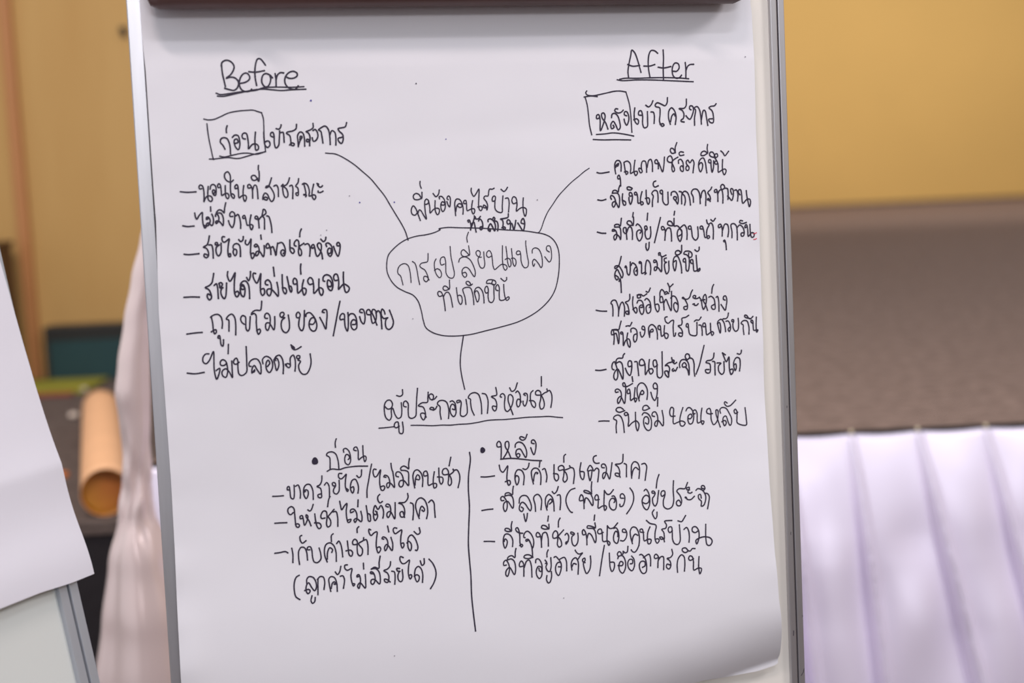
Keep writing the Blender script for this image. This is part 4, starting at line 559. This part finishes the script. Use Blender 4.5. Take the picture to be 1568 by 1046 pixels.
handwritten_line|1.54|1126 -2259 1178 -2257 1233 -2252 1257 -2267;1301 -2225 1308 -2287 1303 -2371;1370 -2398 1365 -2326 1371 -2259 1398 -2223 1431 -2231 1450 -2275 1455 -2360;1410 -2101 1393 -2108 1393 -2151 1413 -2182 1451 -2160;1484 -2257 1459 -2254 1465 -2229 1491 -2226 1505 -2263 1509 -2340 1523 -2388 1556 -2397 1592 -2365 1595 -2314 1582 -2249;1656 -2400 1636 -2335 1636 -2267 1656 -2218 1695 -2204 1732 -2233 1753 -2303 1751 -2401;1659 -2371 1668 -2295 1692 -2255 1720 -2279 1710 -2304;1735 -2114 1717 -2129 1713 -2190;1766 -2219 1789 -2194 1808 -2232 1817 -2292 1820 -2361;1878 -2202 1882 -2273 1890 -2350 1911 -2365 1926 -2328 1906 -2301 1859 -2303;1974 -2247 1935 -2243 1933 -2213 1956 -2190 1980 -2213 1976 -2281 1980 -2350 2000 -2369 2022 -2354 2030 -2303 1995 -2240 2044 -2211 2050 -2184;2006 -2063 1988 -2081 1986 -2121;2049 -2211 2075 -2205 2089 -2258 2085 -2360;2128 -2107 2111 -2097 2109 -2131 2129 -2167 2165 -2140 2193 -2134 2184 -2206 2177 -2291 2194 -2357 2222 -2321 2211 -2294 2185 -2301;2308 -2084 2317 -2145;2259 -2217 2242 -2211 2252 -2193 2281 -2206 2300 -2251 2287 -2318 2268 -2341 2262 -2308 2285 -2275 2306 -2294 2339 -2345 2351 -2281 2337 -2207;2403 -2114 2378 -2108 2364 -2128 2382 -2171 2418 -2154 2454 -2136 2440 -2212 2436 -2289 2450 -2329 2469 -2301 2462 -2274 2440 -2281;2501 -2278 2520 -2262 2544 -2290 2545 -2333 2530 -2364 2511 -2330 2510 -2270 2522 -2219 2554 -2198 2586 -2234 2608 -2296 2613 -2339 2599 -2368 2587 -2361;2584 -2166 2619 -2198 2646 -2183 2641 -2131
handwritten_line|1.54|1359 -2510 1329 -2525 1304 -2582 1299 -2657 1311 -2726 1349 -2759;1432 -2612 1434 -2561 1458 -2534 1500 -2546 1526 -2596 1527 -2655 1508 -2685 1480 -2650 1450 -2596 1428 -2620 1420 -2678 1439 -2709 1462 -2682 1446 -2664 1407 -2672;1477 -2734 1463 -2784 1478 -2812 1501 -2796 1509 -2755;1539 -2728 1543 -2665 1549 -2572;1543 -2572 1572 -2545 1605 -2552 1617 -2604 1605 -2679;1673 -2707 1663 -2634 1663 -2575 1685 -2556 1719 -2568 1740 -2625 1741 -2712;1680 -2678 1698 -2621 1720 -2614 1727 -2641 1714 -2635;1733 -2512 1754 -2541 1777 -2518 1794 -2460;1783 -2561 1808 -2559 1823 -2599 1807 -2687;1862 -2450 1837 -2452 1835 -2485 1859 -2507 1907 -2492 1893 -2563 1898 -2632 1912 -2676 1928 -2656 1905 -2649;2031 -2449 2030 -2508;1969 -2583 1956 -2586 1957 -2569 1975 -2563 1989 -2607 1980 -2674 1968 -2707 1954 -2680 1982 -2648 2034 -2709 2042 -2646 2043 -2569;2124 -2568 2099 -2562 2100 -2547 2121 -2551 2140 -2587 2141 -2638 2117 -2678 2097 -2664 2103 -2630 2137 -2629 2186 -2681 2198 -2618 2186 -2549 2153 -2516 2110 -2518;2112 -2516 2146 -2502 2188 -2519 2196 -2456 2211 -2393;2316 -2460 2309 -2500 2281 -2532 2239 -2547 2274 -2574 2289 -2618 2272 -2672 2243 -2661 2240 -2635 2274 -2646 2298 -2670;2323 -2560 2348 -2568 2354 -2616 2346 -2696;2406 -2539 2376 -2536 2383 -2563 2408 -2569;2400 -2573 2384 -2610 2389 -2662 2414 -2679 2433 -2649 2434 -2555;2452 -2428 2423 -2415 2416 -2450 2440 -2491 2470 -2489 2515 -2459 2502 -2527 2496 -2612 2511 -2660 2530 -2632 2522 -2614 2500 -2621;2556 -2634 2583 -2620 2607 -2639 2600 -2681 2582 -2695 2563 -2652 2563 -2592 2579 -2551 2606 -2534 2634 -2564 2646 -2625 2638 -2704;2629 -2478 2645 -2527 2668 -2512 2671 -2460;2723 -2468 2759 -2516 2785 -2587 2785 -2647 2758 -2721 2719 -2778
divider_line|1.54|3225 -1377 3230 -1448 3201 -1616 3190 -1765 3189 -1956 3170 -2146 3152 -2356 3153 -2525 3156 -2673 3150 -2883 3155 -3052 3167 -3266
handwritten_line|1.47|3571 -1341 3531 -1342 3524 -1311 3548 -1282 3568 -1306 3569 -1384 3562 -1467;3586 -1469 3625 -1415 3656 -1339 3649 -1293 3622 -1297 3615 -1344 3643 -1399 3669 -1471;3722 -1359 3728 -1327 3760 -1307 3804 -1324 3837 -1383 3844 -1441 3831 -1479 3807 -1438 3774 -1383 3738 -1389 3726 -1440 3751 -1473 3770 -1444 3753 -1429 3730 -1441;3825 -1264 3790 -1251 3776 -1264 3801 -1290 3833 -1282 3858 -1233;3929 -1337 3903 -1327 3906 -1301 3927 -1296 3948 -1326 3946 -1387 3922 -1455 3906 -1428 3891 -1378;3559 -1476 3617 -1474 3688 -1477 3794 -1494 3901 -1514 3999 -1525
handwritten_line|1.47|3334 -1647 3393 -1652 3478 -1648;3538 -1538 3548 -1593 3573 -1617 3601 -1588 3630 -1551 3619 -1625 3612 -1703 3627 -1761 3647 -1741 3639 -1709 3594 -1719;3703 -1684 3717 -1663 3739 -1678 3740 -1722 3717 -1764 3701 -1710 3707 -1640 3734 -1603 3774 -1611 3800 -1665 3788 -1765;3793 -1595 3823 -1606 3852 -1582 3863 -1543;3896 -1765 3883 -1689 3885 -1628 3913 -1600 3953 -1607 3981 -1662 3981 -1732 3974 -1777;3900 -1734 3913 -1674 3933 -1645 3953 -1655 3944 -1661;3982 -1535 3972 -1589;4006 -1620 4029 -1611 4044 -1658 4049 -1702 4038 -1754;4135 -1579 4130 -1656 4130 -1726 4151 -1754 4175 -1730 4169 -1685 4124 -1673;4235 -1638 4185 -1643 4183 -1607 4220 -1593 4241 -1612 4235 -1699 4223 -1751 4240 -1774 4269 -1746 4264 -1684 4239 -1651;4243 -1647 4313 -1622 4305 -1604;4268 -1478 4252 -1490 4245 -1558;4313 -1622 4344 -1633 4354 -1691 4346 -1743 4336 -1795;4434 -1581 4416 -1661 4423 -1740 4444 -1764 4460 -1726 4459 -1682 4421 -1674;4538 -1669 4502 -1675 4503 -1658 4533 -1616 4558 -1649 4569 -1680 4603 -1652 4625 -1667 4621 -1720 4606 -1797;4506 -1676 4511 -1737 4522 -1782 4538 -1739 4552 -1670;4608 -1517 4584 -1524 4572 -1549 4580 -1585 4602 -1600 4634 -1600;4689 -1655 4662 -1648 4664 -1618 4692 -1615 4712 -1648 4703 -1717 4672 -1772 4664 -1749 4676 -1711 4708 -1709 4739 -1780 4758 -1713 4779 -1609;4909 -1527 4906 -1557 4897 -1609 4869 -1625 4814 -1629 4844 -1658 4858 -1712 4846 -1759 4810 -1747 4807 -1725 4843 -1728 4859 -1769;4915 -1626 4937 -1639 4935 -1700 4930 -1770;4987 -1790 4989 -1704 5000 -1644 5030 -1615 5065 -1631 5083 -1685 5078 -1746 5069 -1797;4991 -1766 5010 -1706 5039 -1677 5069 -1702;5112 -1648 5145 -1642 5165 -1674 5153 -1744 5137 -1823
handwritten_line|1.47|3321 -2004 3372 -1999 3438 -1998;3563 -1917 3537 -1915 3534 -1884 3557 -1873 3586 -1910 3598 -1955 3588 -2015 3569 -2035 3554 -1995 3566 -1944 3603 -1929 3655 -2007 3668 -1943 3655 -1881 3624 -1865 3580 -1871;3580 -1871 3586 -1845 3622 -1839 3660 -1864 3668 -1812 3677 -1776;3728 -1957 3738 -1905 3770 -1881 3814 -1889 3846 -1949 3858 -2011 3844 -2049 3823 -2025 3791 -1970 3761 -1951 3737 -1975 3725 -2026 3750 -2050 3770 -2021 3749 -2002;3899 -2058 3899 -1988 3888 -1917 3908 -1888 3940 -1882 3972 -1933 3960 -2045;4025 -2055 4012 -1979 4023 -1919 4056 -1891 4090 -1924 4103 -1987 4102 -2070;4029 -2024 4046 -1965 4075 -1941 4087 -1968 4058 -1992;4096 -1864 4115 -1887 4143 -1867 4165 -1817;4149 -1907 4176 -1905 4182 -1958 4168 -2062;4347 -1849 4301 -1862 4257 -1912 4239 -1971 4252 -2042 4284 -2097 4300 -2103;3770 -2078 3776 -2126 3785 -2160 3801 -2119 3809 -2075;4426 -1984 4390 -1985 4392 -1955 4412 -1922 4429 -1940 4435 -2011 4433 -2071;4442 -2011 4459 -1960 4481 -1971 4529 -2049 4538 -1984 4520 -1926;4529 -1922 4485 -1914 4446 -1894 4447 -1881 4487 -1888 4526 -1913 4529 -1861 4539 -1796;4606 -1989 4565 -1990 4561 -1960 4583 -1935 4599 -1954 4594 -2023 4590 -2082 4637 -2062 4677 -2065 4680 -2091 4660 -2111 4655 -2063 4663 -1976 4672 -1899;4672 -1899 4700 -1940 4727 -1942 4772 -1898;4753 -1966 4771 -1963 4791 -1995 4796 -2048 4778 -2108 4750 -2114 4721 -2086 4716 -2033 4742 -1991 4773 -1994 4780 -2025 4770 -2033;4878 -1998 4846 -1991 4849 -1956 4872 -1949 4893 -1977 4889 -2029 4862 -2080 4835 -2082 4832 -2060;4960 -1895 4987 -1941 4994 -2003 4977 -2063 4941 -2121 4902 -2166;5117 -1936 5137 -1921 5162 -1957 5173 -2020 5164 -2098 5133 -2144 5102 -2120 5085 -2048 5103 -2005 5136 -1986 5167 -2010 5158 -2062 5124 -2077 5093 -2062;5239 -1972 5207 -1969 5204 -1951 5223 -1949 5239 -1972 5223 -2006 5207 -2022 5207 -2084 5228 -2112 5253 -2079 5268 -2010 5281 -1949;5212 -2150 5190 -2179 5200 -2220 5219 -2248 5237 -2227 5243 -2179;5297 -1775 5273 -1833 5256 -1916;5349 -1994 5314 -2013 5303 -1986 5319 -1956 5347 -1958 5348 -1998 5324 -2067 5328 -2129 5368 -2154 5416 -2136 5441 -2076 5445 -1953 5456 -1856;5614 -1887 5597 -1921 5580 -1950 5515 -1945 5485 -1969 5518 -2021 5532 -2084 5509 -2130 5477 -2123 5471 -2088 5500 -2068 5521 -2100;5630 -1968 5598 -1961 5604 -1943 5632 -1941 5621 -1967 5609 -1993 5636 -2004 5656 -1996;5594 -2062 5572 -2043 5586 -2044 5594 -2067 5635 -2074 5680 -2042;5704 -1978 5724 -1962 5765 -1974 5795 -2007 5810 -2053 5801 -2105 5778 -2148 5750 -2154 5756 -2102 5729 -2073 5727 -2033 5751 -2026 5757 -2066;5803 -1972 5767 -1956 5773 -1935 5797 -1936 5808 -1968 5787 -1989;5799 -2017 5831 -2024 5850 -2056 5837 -2126 5820 -2187
handwritten_line|1.47|3323 -2333 3376 -2336 3433 -2343;3538 -2350 3549 -2324 3570 -2344 3565 -2386 3542 -2423 3528 -2375 3531 -2323 3552 -2277 3588 -2276 3617 -2304 3631 -2349 3624 -2410;3637 -2149 3625 -2192 3623 -2248 3596 -2220 3561 -2215 3555 -2234 3590 -2250 3621 -2248;3743 -2280 3708 -2273 3678 -2253 3671 -2226 3690 -2216 3705 -2251 3710 -2312 3707 -2381 3719 -2425 3735 -2409 3721 -2395 3703 -2407;3766 -2329 3753 -2324 3760 -2286 3793 -2262 3827 -2287 3854 -2350 3853 -2410 3837 -2448 3823 -2399 3804 -2359 3776 -2369 3773 -2352 3800 -2350 3816 -2381;3833 -2448 3834 -2495 3832 -2543;3931 -2330 3895 -2331 3888 -2305 3903 -2284 3924 -2299 3938 -2357 3937 -2443;3941 -2374 3964 -2298 3996 -2292 4014 -2346 4012 -2437;4034 -2208 4030 -2256 3997 -2222 3962 -2215 3951 -2238 3985 -2256 4030 -2256;4035 -2121 4025 -2172;4107 -2358 4072 -2359 4070 -2315 4100 -2283 4121 -2302 4120 -2372 4111 -2432 4127 -2459 4155 -2444 4150 -2383 4118 -2341;4117 -2350 4189 -2282;4161 -2153 4143 -2182 4136 -2244;4203 -2335 4223 -2319 4240 -2347 4235 -2390 4205 -2435 4206 -2413 4229 -2407;4293 -2338 4267 -2327 4268 -2310 4290 -2316 4307 -2335 4278 -2358 4271 -2393 4280 -2446 4302 -2461 4331 -2432 4344 -2373 4343 -2329;4432 -2345 4400 -2351 4394 -2316 4409 -2295 4429 -2327 4437 -2398 4434 -2458;4442 -2389 4464 -2339 4490 -2359 4528 -2445 4542 -2389 4530 -2309 4513 -2291;4541 -2289 4497 -2267 4457 -2260 4451 -2281 4495 -2289 4541 -2286 4540 -2236;4544 -2152 4534 -2205;4623 -2343 4581 -2356 4562 -2338 4575 -2309 4603 -2307 4612 -2360 4615 -2439 4669 -2439 4690 -2462 4675 -2487 4660 -2442 4667 -2356 4676 -2278;4676 -2278 4698 -2306 4739 -2305 4791 -2257;4744 -2310 4771 -2307 4792 -2349 4792 -2419 4767 -2473 4737 -2449 4737 -2388 4764 -2342 4785 -2361 4782 -2400;4871 -2364 4840 -2357 4842 -2331 4865 -2328 4885 -2365 4876 -2417 4841 -2453 4810 -2446;4939 -2490 4926 -2421 4927 -2351 4953 -2316 4989 -2321 5017 -2376 5022 -2447 5010 -2516;4938 -2466 4954 -2415 4979 -2392 5005 -2406;5010 -2516 4983 -2562 4959 -2583 4936 -2578 4920 -2556;5076 -2381 5036 -2373 5038 -2347 5061 -2345 5071 -2389 5075 -2473 5116 -2459 5152 -2466 5140 -2505 5116 -2507 5111 -2463 5122 -2385 5150 -2330;5117 -2257 5153 -2291 5220 -2318 5204 -2392 5198 -2470 5217 -2511 5243 -2483 5231 -2464 5203 -2466;5403 -2281 5357 -2279 5320 -2283 5339 -2324 5327 -2358 5280 -2367 5301 -2400 5299 -2474 5278 -2451 5250 -2448 5262 -2471 5294 -2474 5300 -2501;5399 -2390 5369 -2410 5353 -2382 5365 -2351 5393 -2350 5397 -2408 5395 -2487 5415 -2533 5451 -2543 5477 -2512 5484 -2424 5484 -2336;5472 -2291 5513 -2303 5539 -2274 5563 -2241;5532 -2388 5563 -2369 5583 -2406 5587 -2468 5578 -2529;5695 -2415 5656 -2434 5625 -2414 5633 -2375 5666 -2370 5695 -2407 5699 -2469 5686 -2521 5664 -2559 5658 -2518 5702 -2496 5759 -2487 5823 -2506 5843 -2543 5816 -2585 5784 -2578 5773 -2519 5784 -2356
handwritten_line|1.47|3542 -2601 3516 -2603 3518 -2568 3542 -2549 3566 -2585 3574 -2647 3547 -2722 3531 -2703 3538 -2661 3576 -2629 3623 -2709 3640 -2652 3629 -2565 3600 -2541 3555 -2550;3555 -2550 3571 -2517 3611 -2507 3640 -2531 3649 -2471 3659 -2436;3717 -2628 3686 -2630 3686 -2596 3708 -2571 3728 -2599 3728 -2668 3723 -2733;3734 -2643 3766 -2576 3793 -2570 3811 -2623 3810 -2749;3835 -2543 3797 -2514 3752 -2515 3738 -2535 3776 -2553 3835 -2543;3861 -2602 3868 -2568 3895 -2566 3923 -2615 3926 -2685 3912 -2753 3889 -2773 3864 -2740 3864 -2680 3889 -2643 3919 -2658 3916 -2701 3895 -2691 3892 -2665;3965 -2584 3981 -2612 3963 -2619 3985 -2621 3969 -2654 3983 -2699 4005 -2709 4024 -2667 4029 -2564;4024 -2711 4023 -2763 4001 -2821 3982 -2828 3965 -2792 3973 -2750;4006 -2479 3991 -2509 3988 -2550;4065 -2562 4083 -2555 4112 -2588 4136 -2633 4130 -2702 4099 -2760 4075 -2724 4075 -2663 4101 -2622 4132 -2624 4133 -2668 4106 -2666;4121 -2589 4176 -2572 4195 -2612 4192 -2716;4250 -2713 4247 -2643 4268 -2601 4301 -2587 4324 -2632 4314 -2762;4253 -2678 4274 -2645 4300 -2656;4302 -2508 4299 -2499 4310 -2526 4339 -2551 4381 -2541 4356 -2565 4326 -2602;4399 -2647 4378 -2637 4375 -2610 4399 -2599 4401 -2625 4382 -2646 4386 -2707 4408 -2765 4443 -2729 4462 -2652 4463 -2583;4625 -2483 4593 -2603 4548 -2799;4674 -2570 4671 -2644 4673 -2732 4689 -2768 4714 -2735 4719 -2674 4674 -2666;4763 -2635 4774 -2614 4815 -2608 4843 -2659 4839 -2746 4805 -2796 4775 -2767 4771 -2705 4792 -2668 4818 -2683 4807 -2713 4762 -2709;4769 -2609 4762 -2586 4782 -2562 4804 -2577 4807 -2599 4826 -2588 4828 -2561 4849 -2581 4873 -2574 4886 -2516;4919 -2622 4943 -2659 4940 -2737 4911 -2779 4877 -2749 4871 -2688 4894 -2655 4925 -2662 4922 -2701 4899 -2703;5011 -2617 5030 -2614 5067 -2661 5079 -2741 5065 -2810 5032 -2820 5003 -2778 5000 -2716 5024 -2688 5060 -2695 5061 -2739 5032 -2753;5050 -2651 5088 -2628 5116 -2620 5129 -2666 5123 -2745;5223 -2666 5177 -2670 5174 -2644 5194 -2626 5219 -2657 5211 -2709 5204 -2770;5217 -2692 5247 -2659 5274 -2661 5274 -2732 5268 -2798;5377 -2591 5382 -2644 5352 -2677 5314 -2683 5345 -2712 5352 -2765 5329 -2799 5302 -2778 5310 -2744 5341 -2755;5423 -2842 5424 -2763 5443 -2694 5483 -2658 5509 -2682 5513 -2753 5502 -2836;5561 -2625 5527 -2639 5496 -2619 5498 -2593 5535 -2589 5561 -2620 5584 -2627 5609 -2603 5639 -2605;5614 -2714 5576 -2728 5559 -2709 5575 -2679 5602 -2690 5612 -2744 5610 -2837 5658 -2820 5699 -2828 5676 -2885 5667 -2820 5672 -2750 5679 -2697
'''
for line in INK.strip().splitlines():
    name, w, body = line.split('|')
    strokes = []
    for s in body.split(';'):
        v = list(map(int, s.split())); strokes.append([(v[k] * 1e-4, v[k + 1] * 1e-4) for k in range(0, len(v), 2)])
    o = ink_mesh(name, strokes, float(w) * 1e-3, m_red if name == 'red_mark' else m_ink)
    if name == 'red_mark': o['label'] = 'two short red pen marks'
# bullets and flecks
def blot(name, x, y, r, m, rx=1.0):
    V = [(x, y, zsheet(x, y) + ink_dz * 1.3)]; n = 20
    for k in range(n):
        a = 2 * PI * k / n; q = r * (1 + .06 * math.sin(3 * a + x * 99)); V.append((x + math.cos(a) * q * rx, y + math.sin(a) * q, zsheet(x, y) + ink_dz * 1.3))
    return mesh_obj(name, V, [(0, 1 + k, 1 + (k + 1) % n) for k in range(n)], m, sheet)
for nm, x, y, r, k in [('bullet_dot', 0.15922, -0.13383, 0.0039, 'i'), ('bullet_dot', 0.33673, -0.13646, 0.00324, 'i'), ('blue_dot', 0.17598, 0.23635, 0.00099, 'b'), ('blue_dot', 0.22008, 0.13099, 0.00079, 'b'), ('blue_dot', 0.25611, 0.12983, 0.00079, 'b'), ('paper_fleck', 0.28531, 0.25115, 0.00079, 'i'), ('paper_fleck', 0.20993, 0.13815, 0.00066, 'f'), ('paper_fleck', 0.18451, 0.10403, 0.00066, 'f'), ('paper_fleck', 0.17822, 0.09929, 0.00059, 'f'), ('paper_fleck', 0.65051, 0.27229, 0.00073, 'f'), ('paper_fleck', 0.22947, -0.34496, 0.00066, 'f'), ('paper_fleck', 0.31402, 0.19315, 0.00059, 'b'), ('paper_fleck', 0.26922, 0.0078, 0.00059, 'f'), ('paper_fleck', 0.40944, 0.12618, 0.00073, 'f'), ('paper_fleck', 0.41385, -0.30019, 0.00059, 'f')]:
    o = blot(nm, x, y, r, {'i': m_ink, 'b': m_blue, 'f': m_fleck}[k], .85 if k == 'i' else 1)
    if k == 'b': o['label'] = 'tiny blue pen dot'
    if k == 'f': o['label'] = 'faint grey fleck'

# ---------------------------------------------------------------- second flip chart, at the left edge
LC = ((-0.432597, 1.372803, 0.751305), (0.515038, 0.857167, 0.0), (-0.172357, 0.103563, 0.979575), (0.83966, -0.504519, 0.201078))
lo, lx, ly, lz = (Vector(v) for v in LC)
LM = Matrix((lx, ly, lz)).transposed().to_4x4(); LM.translation = lo
r2 = empty('flip_chart', LM)
tag(r2, 'flip chart at the left edge, grey framed and leaning back under a blank sheet', 'flip chart')
LW = .66; LT = .80; LB = -.28
bobj('writing_board', box(-LW, -.008, LB + .008, LT, -.008, 0), m_board2, r2)
bobj('board_back', box(-LW + .004, -.004, LB, LT, -.018, -.0085), m_black, r2)
def rail2(x0, x1):
    g = (x0 + x1) / 2
    a = bobj('frame_rail', join(box(x0, g - .0009, LB, LT, -.018, .0060, .001), box(g + .0009, x1, LB, LT, -.018, .0075, .001)), m_alu2, r2)
    bobj('rail_groove', box(g - .0009, g + .0009, LB, LT, -.016, .003), m_groove, a)
rail2(-.0225, 0); rail2(-LW, -LW + .0225)
for yy0, yy1 in ((LT, LT + .012), (LB - .012, LB)): bobj('frame_rail', box(-LW, 0, yy0, yy1, -.018, .006, .001), m_alu2, r2)
bobj('clip_bar', box(-LW + .03, -.03, LT - .05, LT, .014, .04, .01), m_clip, r2, True)
inv2 = LM.inverted()
n2 = Vector((lz.x, lz.y, 0)).normalized()
for sx in (-LW + .08, -.08):
    for sgn, dd in ((1, .02), (-1, .45)):
        a = Vector((sx, LB + (.01 if sgn > 0 else .2), -.032)); w = LM @ a; f = inv2 @ (Vector((w.x, w.y, .012)) + n2 * (sgn * dd))
        bobj('leg', tube_bm(a, f, .011, .009, 16), m_alu2, r2); bobj('leg_foot', tube_bm(f, f + (a - f).normalized() * .04, .014, .014, 16), m_black, r2)

LR = [(0.5221, -0.014), (0.4343, -0.0068), (0.3041, 0.001), (0.2011, 0.0089), (0.153, 0.0135), (0.1068, 0.0176)]
LBt = [(-0.1842, 0.0998), (-0.0976, 0.1054), (-0.0508, 0.1069), (-0.012, 0.1057), (0.0176, 0.1068)]
def zl(x, y, v):
    z = .011 + .0008 * noise.noise(Vector((x * 6, y * 8, 4.4))) + .0003 * noise.noise(Vector((x * 20, y * 24, 2.2)))
    yb0 = LBt[-1][1]
    z += .004 * math.exp(-((y - yb0 - .02) / .035) ** 2) + .0045 * math.exp(-abs((y - yb0 - .115 - .05 * x) / .03) ** 1.3)
    return max(z, .0085)
LRs = LR
def lb_y(x):
    t = LBt
    if x <= t[0][0]: return t[0][1]
    for (xa_, ya), (xb_, yb_) in zip(t, t[1:]):
        if xa_ <= x <= xb_: return ya + (yb_ - ya) * (x - xa_) / (xb_ - xa_)
    return t[-1][1]
V = []; nx, ny = 120, 160; ty = LT - .01
for j in range(ny + 1):
    for i in range(nx + 1):
        y = ty
        for _ in range(4):
            xr_ = lerp_tab(LRs, y); xl_ = -LW + .02; x = xl_ + (xr_ - xl_) * i / nx
            y = ty + (lb_y(x) - ty) * j / ny
        V.append((x, y, zl(x, y, j / ny)))
Fc = [(j * (nx + 1) + i, (j + 1) * (nx + 1) + i, (j + 1) * (nx + 1) + i + 1, j * (nx + 1) + i + 1) for j in range(ny) for i in range(nx)]
bl = mesh_obj('blank_sheet', V, Fc, m_paper2, smooth=True); bl.matrix_world = LM
tag(bl, 'blank white sheet hanging on the flip chart at the left edge', 'paper sheet')
